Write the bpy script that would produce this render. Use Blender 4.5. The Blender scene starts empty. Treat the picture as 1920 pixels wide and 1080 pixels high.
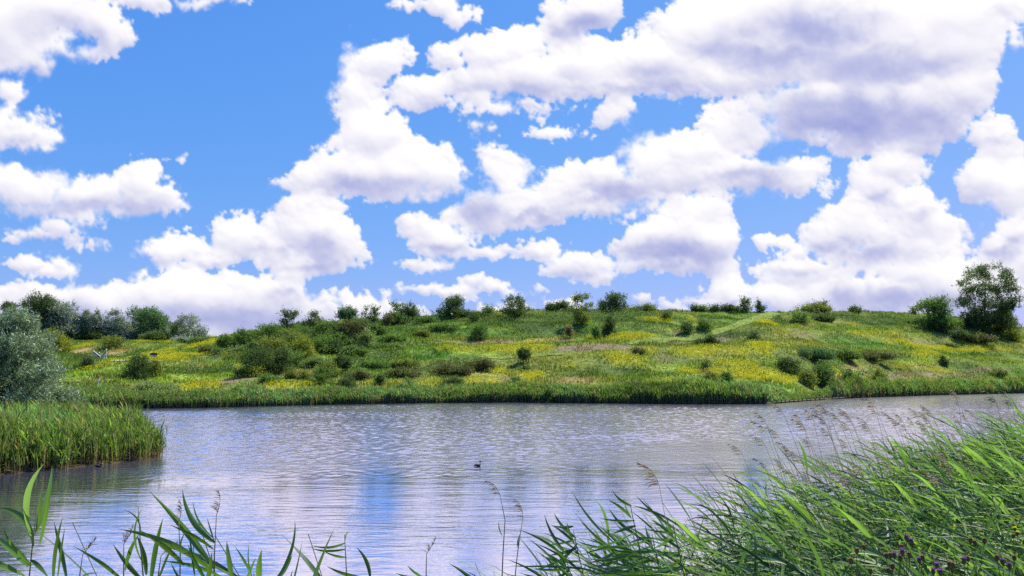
import bpy, math
import numpy as np
from mathutils import Vector, Matrix

R = math.radians
S = bpy.context.scene
COL = S.collection
EYE = 4.5
PITCH = R(6.25)
F = 1507.0

# ---------------------------------------------------------------- camera
cam = bpy.data.cameras.new('camera'); cam.sensor_width = 36; cam.lens = F / 1920 * 36
cam.clip_start = .05; cam.clip_end = 20000
camo = bpy.data.objects.new('camera', cam); COL.objects.link(camo)
camo.location = (0, 0, EYE); camo.rotation_euler = (R(90) + PITCH, 0, 0)
S.camera = camo

# ---------------------------------------------------------------- sky, sun, exposure
SUN_AZ, SUN_EL = R(48), R(55)          # clockwise from +Y (the view), height
w = bpy.data.worlds.new('World'); S.world = w; w.use_nodes = True
nt = w.node_tree; bg = nt.nodes['Background']
sky = nt.nodes.new('ShaderNodeTexSky'); sky.sky_type = 'NISHITA'; sky.sun_disc = False
sky.sun_elevation = SUN_EL; sky.sun_rotation = SUN_AZ
sky.air_density = 1.0; sky.dust_density = 0.6; sky.ozone_density = 3.0; sky.altitude = 0
hs = nt.nodes.new('ShaderNodeHueSaturation'); hs.inputs['Saturation'].default_value = 1.12; hs.inputs['Value'].default_value = 1.0
wb = nt.nodes.new('ShaderNodeVectorMath'); wb.operation = 'MULTIPLY'; wb.inputs[1].default_value = (.62, .86, 1.2)   # the camera's cool white balance
nt.links.new(sky.outputs[0], hs.inputs['Color']); nt.links.new(hs.outputs[0], wb.inputs[0])
# soft shoulder of the exposure, so the air near the horizon stays blue: a*c / (1 + b*c)
k1 = nt.nodes.new('ShaderNodeVectorMath'); k1.operation = 'MULTIPLY_ADD'; k1.inputs[1].default_value = (0, .312, .5); k1.inputs[2].default_value = (1, 1, 1)
k2 = nt.nodes.new('ShaderNodeVectorMath'); k2.operation = 'MULTIPLY'; k2.inputs[1].default_value = (.92, 1.786, 4.1)
k3 = nt.nodes.new('ShaderNodeVectorMath'); k3.operation = 'DIVIDE'
nt.links.new(wb.outputs[0], k1.inputs[0]); nt.links.new(wb.outputs[0], k2.inputs[0]); nt.links.new(k2.outputs[0], k3.inputs[0]); nt.links.new(k1.outputs[0], k3.inputs[1])
nt.links.new(k3.outputs[0], bg.inputs[0])
bg.inputs[1].default_value = 0.083
sun = bpy.data.lights.new('sun', 'SUN'); sun.energy = 4.9; sun.angle = R(.5); sun.color = (1, .95, .86)
so = bpy.data.objects.new('sun', sun); COL.objects.link(so)
sdir = Vector((math.sin(SUN_AZ) * math.cos(SUN_EL), math.cos(SUN_AZ) * math.cos(SUN_EL), math.sin(SUN_EL)))
so.rotation_euler = (-sdir).to_track_quat('-Z', 'Y').to_euler(); so.location = sdir * 100
S.view_settings.view_transform = 'Standard'; S.view_settings.look = 'None'
S.view_settings.exposure = 0.8; S.view_settings.gamma = 1; S.view_settings.use_curve_mapping = False
S.render.engine = 'CYCLES'
S.cycles.use_denoising = False
S.cycles.max_bounces = 6; S.cycles.transparent_max_bounces = 12; S.cycles.diffuse_bounces = 3; S.cycles.transmission_bounces = 3
S.cycles.caustics_reflective = False; S.cycles.caustics_refractive = False

rng = np.random.default_rng(11)

# ---------------------------------------------------------------- helpers
def rot_t(px, py):
    """slope pair (x/y, z/y) of the sight line through a point of the photograph"""
    v = (540 - np.asarray(py, float)) / F
    d = math.cos(PITCH) - math.sin(PITCH) * v
    return (np.asarray(px, float) - 960) / F / d, (math.sin(PITCH) + math.cos(PITCH) * v) / d

def tag(o, label=None, cat=None, group=None, kind=None):
    if label: o['label'] = label
    if cat: o['category'] = cat
    if group: o['group'] = group
    if kind: o['kind'] = kind
    return o

def empty(name, loc, rz=0):
    o = bpy.data.objects.new(name, None); COL.objects.link(o); o.location = loc; o.rotation_euler = (0, 0, rz)
    o.empty_display_size = .2
    return o

def mesh_obj(name, verts, faces, mat, parent=None, tint=None, smooth=False, loc=None):
    """faces: (n,3) or (n,4) array, or a list of lists"""
    me = bpy.data.meshes.new(name)
    v = np.asarray(verts, np.float32).reshape(-1, 3)
    if isinstance(faces, np.ndarray):
        k = faces.shape[1]
        me.vertices.add(len(v)); me.vertices.foreach_set('co', v.ravel())
        me.loops.add(faces.size); me.loops.foreach_set('vertex_index', faces.astype(np.int32).ravel())
        me.polygons.add(len(faces)); me.polygons.foreach_set('loop_start', np.arange(0, faces.size, k, dtype=np.int32))
        me.polygons.foreach_set('loop_total', np.full(len(faces), k, np.int32))
        me.update(calc_edges=True)
    else:
        me.from_pydata(v.tolist(), [], faces)
    if tint is not None:
        t = np.asarray(tint, np.float32).reshape(-1, 3)
        a = me.color_attributes.new('tint', 'FLOAT_COLOR', 'POINT')
        a.data.foreach_set('color', np.concatenate([t, np.ones((len(t), 1), np.float32)], 1).ravel())
    if smooth: me.polygons.foreach_set('use_smooth', np.ones(len(me.polygons), bool))
    if mat: me.materials.append(mat)
    o = bpy.data.objects.new(name, me); COL.objects.link(o)
    if parent: o.parent = parent
    if loc is not None: o.location = loc
    return o

class MB:
    """collects shapes, then becomes ONE mesh object"""
    def __init__(s): s.v = []; s.f = []; s.c = []; s.n = 0
    def add(s, v, f, c=(.5, .5, .5)):
        v = np.asarray(v, float).reshape(-1, 3); s.v.append(v)
        s.f += [[i + s.n for i in q] for q in f]
        c = np.asarray(c, float); s.c.append(np.broadcast_to(c, (len(v), 3)).copy()); s.n += len(v)
    def tube(s, pts, rad, c=(.5, .5, .5), sides=6, cap=True):
        pts = np.asarray(pts, float); n = len(pts); rad = np.broadcast_to(np.asarray(rad, float), (n,))
        t = np.gradient(pts, axis=0); t /= np.linalg.norm(t, axis=1)[:, None] + 1e-9
        ref = np.array([0, 1, 0.]) if abs(t[0, 1]) < .8 else np.array([1, 0, 0.])
        a = np.cross(t, ref); a /= np.linalg.norm(a, axis=1)[:, None] + 1e-9; b = np.cross(t, a)
        th = np.arange(sides) * 2 * math.pi / sides
        ring = pts[:, None] + rad[:, None, None] * (np.cos(th)[None, :, None] * a[:, None] + np.sin(th)[None, :, None] * b[:, None])
        f = [[i * sides + j, i * sides + (j + 1) % sides, (i + 1) * sides + (j + 1) % sides, (i + 1) * sides + j] for i in range(n - 1) for j in range(sides)]
        if cap: f += [list(range(sides))[::-1], [(n - 1) * sides + j for j in range(sides)]]
        c = np.asarray(c, float)
        if c.ndim == 2: c = np.repeat(c, sides, 0)
        s.add(ring.reshape(-1, 3), f, c)
    def box(s, lo, hi, c=(.5, .5, .5), M=None):
        (a, b, d), (e, f_, g) = lo, hi
        v = np.array([[a, b, d], [e, b, d], [e, f_, d], [a, f_, d], [a, b, g], [e, b, g], [e, f_, g], [a, f_, g]], float)
        if M is not None: v = np.array([M @ Vector(q) for q in v])
        s.add(v, [[3, 2, 1, 0], [4, 5, 6, 7], [0, 1, 5, 4], [1, 2, 6, 5], [2, 3, 7, 6], [3, 0, 4, 7]], c)
    def strip(s, pts, wid, side, c=(.5, .5, .5)):
        """a leaf blade along pts, half width wid[i] to both sides along side[i], folded a little at the midrib"""
        pts = np.asarray(pts, float); n = len(pts); wid = np.broadcast_to(wid, (n,)); side = np.broadcast_to(side, (n, 3))
        t = np.gradient(pts, axis=0); up = np.cross(side, t); up /= np.linalg.norm(up, axis=1)[:, None] + 1e-9
        L = pts - side * wid[:, None] + up * wid[:, None] * .3; Rr = pts + side * wid[:, None] + up * wid[:, None] * .3
        v = np.stack([L, pts, Rr], 1).reshape(-1, 3)
        f = [];
        for i in range(n - 1):
            f += [[3 * i, 3 * i + 1, 3 * i + 4, 3 * i + 3], [3 * i + 1, 3 * i + 2, 3 * i + 5, 3 * i + 4]]
        c = np.asarray(c, float)
        if c.ndim == 2: c = np.repeat(c, 3, 0)
        s.add(v, f, c)
    def build(s, name, mat, parent=None, smooth=False, loc=None):
        return mesh_obj(name, np.concatenate(s.v), s.f, mat, parent, np.concatenate(s.c), smooth, loc)

def mat_new(name):
    m = bpy.data.materials.new(name); m.use_nodes = True
    return m, m.node_tree, m.node_tree.nodes['Principled BSDF'], m.node_tree.nodes['Material Output']

def leaf_mat(name, trans=.35, rough=.5, spec=.35, gain=1.0, nscale=1.5, namp=.3):
    m, t, p, out = mat_new(name)
    at = t.nodes.new('ShaderNodeAttribute'); at.attribute_name = 'tint'
    no = t.nodes.new('ShaderNodeTexNoise'); no.inputs['Scale'].default_value = nscale; no.inputs['Detail'].default_value = 3
    ge = t.nodes.new('ShaderNodeNewGeometry'); t.links.new(ge.outputs['Position'], no.inputs['Vector'])
    mr = t.nodes.new('ShaderNodeMapRange'); mr.inputs[1].default_value = .3; mr.inputs[2].default_value = .7
    mr.inputs[3].default_value = (1 - namp) * gain; mr.inputs[4].default_value = (1 + namp) * gain
    t.links.new(no.outputs[0], mr.inputs[0])
    mx = t.nodes.new('ShaderNodeVectorMath'); mx.operation = 'SCALE'
    t.links.new(at.outputs['Color'], mx.inputs[0]); t.links.new(mr.outputs[0], mx.inputs['Scale'])
    t.links.new(mx.outputs[0], p.inputs['Base Color'])
    p.inputs['Roughness'].default_value = rough; p.inputs['Specular IOR Level'].default_value = spec
    if trans > 0:
        tr = t.nodes.new('ShaderNodeBsdfTranslucent')
        m2 = t.nodes.new('ShaderNodeVectorMath'); m2.operation = 'MULTIPLY'; m2.inputs[1].default_value = (1.25, 1.35, .55)
        t.links.new(mx.outputs[0], m2.inputs[0]); t.links.new(m2.outputs[0], tr.inputs['Color'])
        ms = t.nodes.new('ShaderNodeMixShader'); ms.inputs[0].default_value = trans
        t.links.new(p.outputs[0], ms.inputs[1]); t.links.new(tr.outputs[0], ms.inputs[2]); t.links.new(ms.outputs[0], out.inputs['Surface'])
    return m

M_FOL = leaf_mat('foliage', .38, .6, .2, 1.0, .8, .25)
M_SILVER = leaf_mat('silver_foliage', .22, .55, .3, 1.0, 1.5, .2)
M_GRASS = leaf_mat('meadow_grass', .4, .7, .12, 1.0, .12, .18)
M_REED = leaf_mat('reed_leaf', .4, .52, .28, 1.0, 3.0, .22)
M_FLOWER = leaf_mat('petals', .35, .7, .1, 1.0, 2.0, .12)
M_WOOD = leaf_mat('bark', 0, .85, .1, 1.0, 6.0, .35)
M_PAINT = leaf_mat('painted_wood', 0, .6, .3, 1.0, 8.0, .12)
M_BIRD = leaf_mat('feathers', 0, .7, .2, 1.0, 30.0, .12)
# ---------------------------------------------------------------- cloud field (pure numpy)
def hash2(ix, iy, seed):
    h = (ix.astype(np.int64) * 374761393 + iy.astype(np.int64) * 668265263 + seed * 974634777) & 0xFFFFFFFF
    h = ((h ^ (h >> 13)) * 1274126177) & 0xFFFFFFFF
    h = (h ^ (h >> 16)) & 0xFFFFFF
    return h / float(0x1000000)

def vnoise(x, y, seed=0):
    ix = np.floor(x); iy = np.floor(y)
    fx = x - ix; fy = y - iy
    fx = fx * fx * fx * (fx * (fx * 6 - 15) + 10); fy = fy * fy * fy * (fy * (fy * 6 - 15) + 10)
    a = hash2(ix, iy, seed); b = hash2(ix + 1, iy, seed)
    c = hash2(ix, iy + 1, seed); d = hash2(ix + 1, iy + 1, seed)
    return (a * (1 - fx) + b * fx) * (1 - fy) + (c * (1 - fx) + d * fx) * fy

def fbm(x, y, octv=5, seed=0, gain=0.5):
    s = 0; a = 1.0; t = 0
    for o in range(octv):
        s = s + a * vnoise(x * 2 ** o + 17.3 * o, y * 2 ** o - 9.1 * o, seed + o); t += a; a *= gain
    return s / t

def worley(x, y, seed=0):
    ix = np.floor(x); iy = np.floor(y)
    best = np.full(np.shape(x), 9.0)
    for dx in (-1, 0, 1):
        for dy in (-1, 0, 1):
            jx = ix + dx + hash2(ix + dx, iy + dy, seed); jy = iy + dy + hash2(ix + dx, iy + dy, seed + 7)
            best = np.minimum(best, (jx - x) ** 2 + (jy - y) ** 2)
    return np.sqrt(best)

# every puff mass of the sky: centre and half axes, in minutes of a plate laid on the sky north of the lake
CLOUDS = [(60,20,150,70),(30,80,80,65),(150,50,90,58),(85,120,26,34),(270,0,75,22),(390,-4,60,17),(0,30,120,100),
(10,175,45,25),(45,240,62,34),(0,240,60,38),
(60,345,100,42),(170,365,100,42),(262,345,50,46),(300,375,52,34),(0,340,60,45),(130,385,170,22),(250,392,80,20),(310,303,13,9),(336,300,8,8),
(112,430,34,27),(95,450,88,15),(70,499,70,14),(120,497,20,12),
(340,470,72,26),(450,440,58,38),(540,430,55,40),(590,412,72,56),(618,455,60,52),(575,380,32,36),(580,492,90,20),(400,490,60,14),(500,460,90,30),
(60,580,260,46),(220,575,190,52),(350,560,140,58),(480,575,110,58),(530,512,42,17),(545,560,40,46),(540,600,120,50),(400,625,350,40),
(680,582,44,38),(720,592,62,24),(620,605,150,32),(640,560,12,8),(960,566,24,18),(935,580,40,15),(1055,572,34,9),(1270,580,25,8),(1180,583,28,8),(1120,590,60,8),
(650,130,22,52),(700,112,62,40),(742,88,22,24),(680,180,50,72),(700,250,66,70),(650,318,88,50),(740,312,120,58),(828,325,52,42),(785,180,58,32),(850,110,50,38),(640,345,100,24),(580,338,44,30),
(900,100,58,46),(960,92,66,46),(1058,56,46,60),(1110,24,52,46),(900,152,90,38),(1000,142,100,46),(1100,130,110,56),(1080,168,90,26),(940,212,60,12),(900,190,30,20),(1000,195,40,16),
(1250,112,130,66),(1340,55,130,72),(1500,60,220,110),(1650,80,200,120),(1780,50,110,110),(1860,10,80,40),(1590,205,170,76),(1550,230,130,46),(1700,200,130,84),(1715,262,88,32),(1620,272,52,18),(1800,160,68,60),(1400,150,150,36),(1200,150,130,32),(1900,70,20,22),
(1162,208,42,27),(1045,247,40,10),(905,248,12,8),(935,246,16,8),
(760,0,45,10),(825,12,30,18),(845,38,22,18),(868,25,15,18),(890,26,8,18),
(955,330,52,46),(940,378,80,42),(1020,372,100,38),(1130,340,80,42),(1215,300,66,50),(1300,290,90,42),(1380,240,66,56),(1425,200,42,26),(1400,325,110,42),(1490,330,62,40),(1530,345,36,18),(1100,385,130,26),(900,400,62,32),(935,295,26,22),(1240,340,200,40),(1330,222,20,22),(985,405,90,26),
(830,448,70,28),(800,432,45,28),(895,466,62,11),(820,491,36,12),(765,490,22,9),(765,412,20,16),(850,402,30,18),
(1000,472,56,15),(1300,402,72,38),(1260,450,90,46),(1325,455,62,52),(1215,460,60,32),(1080,500,62,23),(1130,514,46,14),(1240,500,120,13),
(1428,465,18,12),(1490,465,32,13),
(1668,318,62,34),(1640,360,58,46),(1700,385,84,48),(1600,418,84,42),(1730,430,94,44),(1680,470,130,40),(1560,448,66,30),(1530,505,90,26),(1720,515,160,30),(1600,545,190,42),(1480,545,60,25),(1800,545,120,50),
(1358,538,40,32),(1340,562,60,13),
(1855,236,38,28),(1872,285,48,50),(1850,335,66,50),(1900,360,60,60),(1905,440,40,40),(1885,485,62,42),
(835,546,92,10),(880,530,34,14),(925,543,48,7),(1208,556,10,5)]
# hollows cut into them, where the blue looks through
HOLES = [(150,70,24,16),(735,208,18,8),(870,262,60,22),(872,120,6,14),(1000,30,0,0),(1180,20,26,34),(1280,205,70,18),(1780,285,22,30),(700,385,60,12),(1610,515,14,16),(1640,525,10,8),(1430,275,0,0),(505,512,16,12),(1545,262,28,12),(905,220,22,8),(850,235,24,16),(1040,215,30,8),(225,507,120,8),(660,545,30,14),(700,520,60,20)]
# the shaded undersides
SHADE = [(1530,55,120,46,1.0),(1600,218,165,48,1.15),(1450,100,140,26,.75),(1720,225,110,40,.8),(1650,120,160,30,.55),(690,345,100,22,.7),(885,385,50,32,.85),(1150,368,95,24,.8),(1020,408,100,14,.6),(1270,482,95,26,1.0),(560,475,70,15,.55),(615,465,46,30,.5),(830,464,80,10,.5),(1620,468,90,24,.85),(1640,372,70,12,.5),(1730,405,30,16,.5),(1080,55,32,36,.7),(1420,325,90,16,.5),(1590,555,50,25,.8),(1680,548,60,20,.7),(1780,560,80,30,.4),(1900,472,35,16,.7),(1875,265,22,16,.4),(50,255,60,14,.35),(180,385,170,14,.35),(600,495,70,10,.5),(1200,170,120,14,.4),(1000,170,100,14,.3),(340,488,80,8,.4),(1090,512,60,8,.4),(1000,483,50,5,.4),(80,508,70,5,.3),(90,462,80,5,.4),(850,554,90,4,.4),(1350,566,50,6,.4),(350,600,330,34,.6),(100,600,220,30,.45),(560,560,60,14,.45),(700,598,60,12,.4),(1240,130,60,16,.25),(180,60,30,30,.25),(60,20,60,20,.12),(1500,510,50,10,.3)]

def ell(x, y, cx, cy, rx, ry):
    q = np.sqrt(((x - cx) / rx) ** 2 + ((y - cy) / ry) ** 2)
    return (1 - q) * min(rx, ry)

def cloud_field(X, Y, px=1.0):
    """X, Y plate coordinates -> opacity 0..1, lit 0..1 (1 = sunlit face, 0 = underside)"""
    # soft shapes disturbed at every scale
    wx = (fbm(X / 90, Y / 90, 5, 3) - .5) * 46; wy = (fbm(X / 90, Y / 90, 5, 31) - .5) * 40
    wx += (fbm(X / 22, Y / 22, 4, 5) - .5) * 16; wy += (fbm(X / 22, Y / 22, 4, 9) - .5) * 14
    x = X + wx; y = Y + wy
    F = np.full(X.shape, -60.0)
    for (cx, cy, rx, ry) in CLOUDS:
        m = (np.abs(X - cx) < rx + 90) & (np.abs(Y - cy) < ry + 90)
        if not m.any(): continue
        e = ell(x[m], y[m], cx, cy, rx, ry); f = F[m]
        k = 9.0
        h = np.clip(.5 + .5 * (e - f) / k, 0, 1)
        F[m] = f * (1 - h) + e * h + k * h * (1 - h)
    # the rest of the sky, beyond the plate
    out = np.maximum(np.maximum(-60 - X, X - 1980), -30 - Y)
    gen = (fbm(X / 330 + 4, Y / 150, 5, 77) - .50) * 300
    F = np.where(out > 0, np.maximum(F, np.minimum(gen, out * .6)), F)
    for (cx, cy, rx, ry) in HOLES:
        if rx: F = np.minimum(F, -ell(x, y, cx, cy, rx, ry) * 1.2 + 6)
    # cauliflower billows
    bx = X + (fbm(X / 30, Y / 30, 3, 55) - .5) * 20; by = Y + (fbm(X / 30, Y / 30, 3, 58) - .5) * 20
    B = 0; amp = 1.0
    for s, a, sd in ((58, 1.0, 21), (27, .62, 22), (13, .36, 23), (6.5, .2, 24), (3.2, .12, 25)):
        B = B + a * (.62 - worley(bx / s, by / s, sd))
    edge = np.clip(1 - np.abs(F) / 60, .25, 1)
    dwn = np.clip((Y - 430) / 150, 0, 1)
    G = F - 5.3 + 2 * dwn + B * (17 - 6 * dwn) + (fbm(X / 9, Y / 9, 4, 91) - .5) * (11 - 4 * dwn)
    wisp = fbm(X / 120, Y / 120, 3, 66)
    width = 7 + 24 * np.clip((wisp - .47) * 3, 0, 1)
    low = np.clip((Y - 380) / 200, 0, 1)
    width = width * (1 - .5 * low)
    a = np.clip((G + 3) / width, 0, 1); a = a * a * (3 - 2 * a)
    a *= np.clip(.78 + G / 40, 0, 1)
    # relief: a rounded heightfield lit from high up
    b1 = np.sqrt(np.clip(1 - worley(bx / 75, by / 60, 21) ** 2, 0, 1)) * 26
    b2 = np.sqrt(np.clip(1 - worley(bx / 34, by / 30, 22) ** 2, 0, 1)) * 11
    b3 = np.sqrt(np.clip(1 - worley(bx / 15, by / 14, 23) ** 2, 0, 1)) * 5.2
    b4 = np.sqrt(np.clip(1 - worley(bx / 7, by / 7, 24) ** 2, 0, 1)) * 2.2
    soft = np.clip(fbm(X / 140, Y / 100, 3, 67) * 2.6 - .55, 0.2, 1)
    H = np.sqrt(np.clip(G, 0, None) * 16 + 1) + (b1 + b2 + b3 * soft + b4 * soft)
    return a, H, G, B

def blur(A, r):
    k = np.exp(-.5 * (np.arange(-3 * r, 3 * r + 1) / max(r, .5)) ** 2); k /= k.sum()
    n = len(k) // 2
    P = np.pad(A, ((0, 0), (n, n)), mode='edge'); out = 0
    for i, w in enumerate(k): out = out + w * P[:, i:i + A.shape[1]]
    P = np.pad(out, ((n, n), (0, 0)), mode='edge'); o2 = 0
    for i, w in enumerate(k): o2 = o2 + w * P[i:i + A.shape[0], :]
    return o2

def cloud_light(X, Y, a, H, G, B, step):
    """step = plate units between neighbouring samples; rows go with Y"""
    gy, gx = np.gradient(blur(H, 1), step)
    n = 1 / np.sqrt(1 + (gx * .8) ** 2 + (gy * .8) ** 2)
    lam = ((-gx * .8) * .25 + (-gy * .8) * -.72 * -1 * -1 + .62) * n
    # gy>0: thicker further down, so this face looks up at the sun
    lam = ((gy * .8) * .66 + (-gx * .8) * .22 + .62) * n
    Hs = blur(H, 5); gys, gxs = np.gradient(Hs, step)
    lam2 = (gys * 1.1 * .66 - gxs * .25 + .62) / np.sqrt(1 + gxs ** 2 + gys ** 2)
    S = np.zeros_like(X)
    sharp = .35 + .65 * np.clip(1 - (G - 6) / 60, 0, 1)
    sx = X + (fbm(X / 60, Y / 60, 5, 12) - .5) * 90; sy = Y + (fbm(X / 50, Y / 50, 5, 14) - .5) * 46
    for (cx, cy, rx, ry, w) in SHADE:
        q = ((sx - cx) / rx) ** 2 + ((sy - cy) / ry) ** 2
        S = np.maximum(S, (w * .86 + .14) * np.exp(-q * 1.1))
    gen = np.clip((fbm(X / 200, Y / 70, 4, 41) - .45) * 3, 0, 1) * np.clip((-10 - Y) / 60, 0, 1)
    S = np.maximum(S, gen * .8)
    H3 = blur(H, 11); g3, x3 = np.gradient(H3, step)
    lam3 = (g3 * 1.6 * .66 - x3 * .25 + .62) / np.sqrt(1 + (1.4 * x3) ** 2 + (1.4 * g3) ** 2)
    lit = .92 + (lam - .62) * .28 * sharp + (lam2 - .62) * .34 + (lam3 - .62) * .36 - S * (.78 + .3 * (.5 - np.clip(B, -1, 1))) * np.clip((G + 2) / 26, 0, 1)
    band = np.clip((Y - 520) / 60, 0, 1) * np.clip((900 - X) / 300, .45, 1)
    lit = .78 + (lit - .78) * 1.22
    lit = lit - band * (.26 + .5 * (.5 - fbm(X / 110, Y / 26, 4, 88)))
    lit = np.where(lit < .42, .42 * np.exp((lit - .42) / .5), lit)
    lit = lit + 0 + (fbm(X / 60, Y / 30, 5, 95) - .5) * .34 * np.clip(S, 0, 1)
    return np.clip(lit, 0, 1.12)
# ---------------------------------------------------------------- the sky's clouds, on a far dome north of the lake
def build_clouds():
    d = .08
    az = R(1) * np.arange(-37, 37.01, d); el = R(1) * np.arange(46, -1.5, -d)
    A, E = np.meshgrid(az, el)
    dx, dy, dz = np.sin(A) * np.cos(E), np.cos(A) * np.cos(E), np.sin(E)
    cy = dy * math.cos(PITCH) + dz * math.sin(PITCH); cz = -dy * math.sin(PITCH) + dz * math.cos(PITCH)
    X = 960 + F * dx / cy; Y = 540 - F * cz / cy
    a, H, G, B = cloud_field(X, Y)
    L = cloud_light(X, Y, a, H, G, B, F * R(d))
    a *= np.clip((R(45.5) - E) / R(6), 0, 1) * np.clip((R(37) - np.abs(A)) / R(2), 0, 1)
    n, m = A.shape
    V = np.stack([dx, dy, dz], -1).reshape(-1, 3) * 6000
    idx = np.arange(n * m).reshape(n, m)
    q = np.stack([idx[:-1, :-1], idx[1:, :-1], idx[1:, 1:], idx[:-1, 1:]], -1).reshape(-1, 4)
    aq = a.reshape(-1)
    m_, t, p, out = mat_new('cloud_vapour'); t.nodes.remove(p)
    at = t.nodes.new('ShaderNodeAttribute'); at.attribute_name = 'tint'
    sp = t.nodes.new('ShaderNodeSeparateColor'); t.links.new(at.outputs['Color'], sp.inputs[0])
    cr = t.nodes.new('ShaderNodeMix'); cr.data_type = 'RGBA'; cr.clamp_factor = False
    cr.inputs['A'].default_value = (.35, .39, .73, 1); cr.inputs['B'].default_value = (.985, .965, 1.0, 1)
    t.links.new(sp.outputs[1], cr.inputs['Factor'])
    em = t.nodes.new('ShaderNodeEmission'); em.inputs[1].default_value = 1 / 2 ** S.view_settings.exposure
    t.links.new(cr.outputs['Result'], em.inputs[0])
    tr = t.nodes.new('ShaderNodeBsdfTransparent'); ms = t.nodes.new('ShaderNodeMixShader')
    t.links.new(sp.outputs[0], ms.inputs[0]); t.links.new(tr.outputs[0], ms.inputs[1]); t.links.new(em.outputs[0], ms.inputs[2])
    t.links.new(ms.outputs[0], out.inputs['Surface'])
    m_.cycles.emission_sampling = 'NONE'
    o = mesh_obj('sky', V, q, m_, None, np.stack([aq, L.reshape(-1), aq * 0], -1))
    tag(o, 'blue summer sky filled with white and lavender cumulus clouds', kind='structure')
build_clouds()

# ---------------------------------------------------------------- the lie of the land
SH = [(-400,772),(0,769),(130,768),(250,766),(400,764),(600,759),(800,755.5),(960,754.5),(1100,756),(1300,758),(1440,757.5),(1500,753),(1560,748.5),(1640,745),(1750,741.5),(1920,737.5),(2400,733)]
su, st_ = rot_t([p[0] for p in SH], [p[1] for p in SH]); SHY = EYE / -st_
CR = [(-400,640,150),(0,640,150),(300,635,150),(410,633,140),(480,622,110),(560,607,100),(640,602,95),(720,599,95),(800,591,95),(860,587,95),(940,581,100),(1100,578,105),(1300,581,110),(1450,585,115),(1600,585,110),(1750,587,105),(1830,601,95),(1920,613,90),(2400,640,80)]
cu, ct = rot_t([p[0] for p in CR], [p[1] for p in CR]); CRD = np.array([p[2] for p in CR], float)
LEFT = np.array([(-220,30),(-60,33),(-24.2,36.6),(-21.6,40.4),(-20.1,44),(-20.2,47),(-24.8,52.5),(-31,58),(-37,66),(-60,76),(-220,80)], float)
NEAR = np.array([(-220,-60),(-220,4),(-12,4.5),(-4,5.2),(-1.2,6.2),(.2,8.2),(1.6,9.6),(3.4,11.2),(5.9,13.6),(8.5,15.6),(14,19.5),(30,24),(220,26),(220,-60)], float)

def poly_sd(x, y, P):
    """distance to the outline, positive inside"""
    best = np.full(np.shape(x), 1e9); ins = np.zeros(np.shape(x), bool)
    for i in range(len(P)):
        a = P[i]; b = P[(i + 1) % len(P)]; e = b - a
        t = np.clip(((x - a[0]) * e[0] + (y - a[1]) * e[1]) / (e @ e), 0, 1)
        best = np.minimum(best, (x - a[0] - t * e[0]) ** 2 + (y - a[1] - t * e[1]) ** 2)
        c = ((a[1] > y) != (b[1] > y)) & (x < (b[0] - a[0]) * (y - a[1]) / (b[1] - a[1] + 1e-12) + a[0]); ins ^= c
    return np.where(ins, 1, -1) * np.sqrt(best)

def shore(u): return np.interp(u, su, SHY)

def ground(x, y):
    x = np.asarray(x, float); y = np.asarray(y, float)
    yy = np.maximum(y, 20); u = x / yy
    s = shore(u); L = np.interp(u, cu, CRD); C = s + L; zc = EYE + C * np.interp(u, cu, ct)
    t = (yy - s) / L
    g = np.clip(t, 0, 1)
    g = g + .035 * np.sin(g * 19 + 3 * u) * g * (1 - g) * 3 + .02 * np.sin(g * 47 + 9 * u) * np.sqrt(g * (1 - g) + 1e-9)
    bump = (fbm(x / 16, y / 16, 4, 201) - .5) * 2.6 * np.clip(t * 6, 0, 1) * np.clip((1.15 - t) * 4, .15, 1)
    far = np.clip((yy - s) * .45, -1.4, .45) + (zc - .45) * g + bump
    back = np.clip(t - 1, 0, 10) * L
    far = far - np.minimum(back * .14, zc * .8)
    far = np.where(y < 45, -1.4, far)
    lf = np.clip(poly_sd(x, y, LEFT) * .5, -1.4, .35 + .1 * fbm(x / 5, y / 5, 2, 8))
    sd = poly_sd(x, y, NEAR)
    plat = np.interp(x, [-6, 0, 3, 8, 16], [.5, .5, 1.2, 1.72, 2.0]); r = np.hypot(x, y)
    nr = np.minimum(np.clip(sd * .8, -1.4, None), plat) + np.clip(2.45 - r * .62, 0, None) * np.clip(sd, 0, 1)
    return np.maximum(np.maximum(far, lf), np.maximum(nr, -1.4))

def at(px, py, y0=30, y1=520):
    """where the sight line through that point of the photograph meets the ground"""
    u, t = rot_t(px, py); ys = np.arange(y0, y1, .5)
    d = EYE + ys * t - ground(u * ys, ys)
    k = np.nonzero(d <= 0)[0]
    i = k[0] if len(k) else int(np.argmin(d[ys > 100]) + np.sum(ys <= 100))
    y = ys[i]; x = float(u) * y
    return float(x), float(y), float(ground(x, y))

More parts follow.
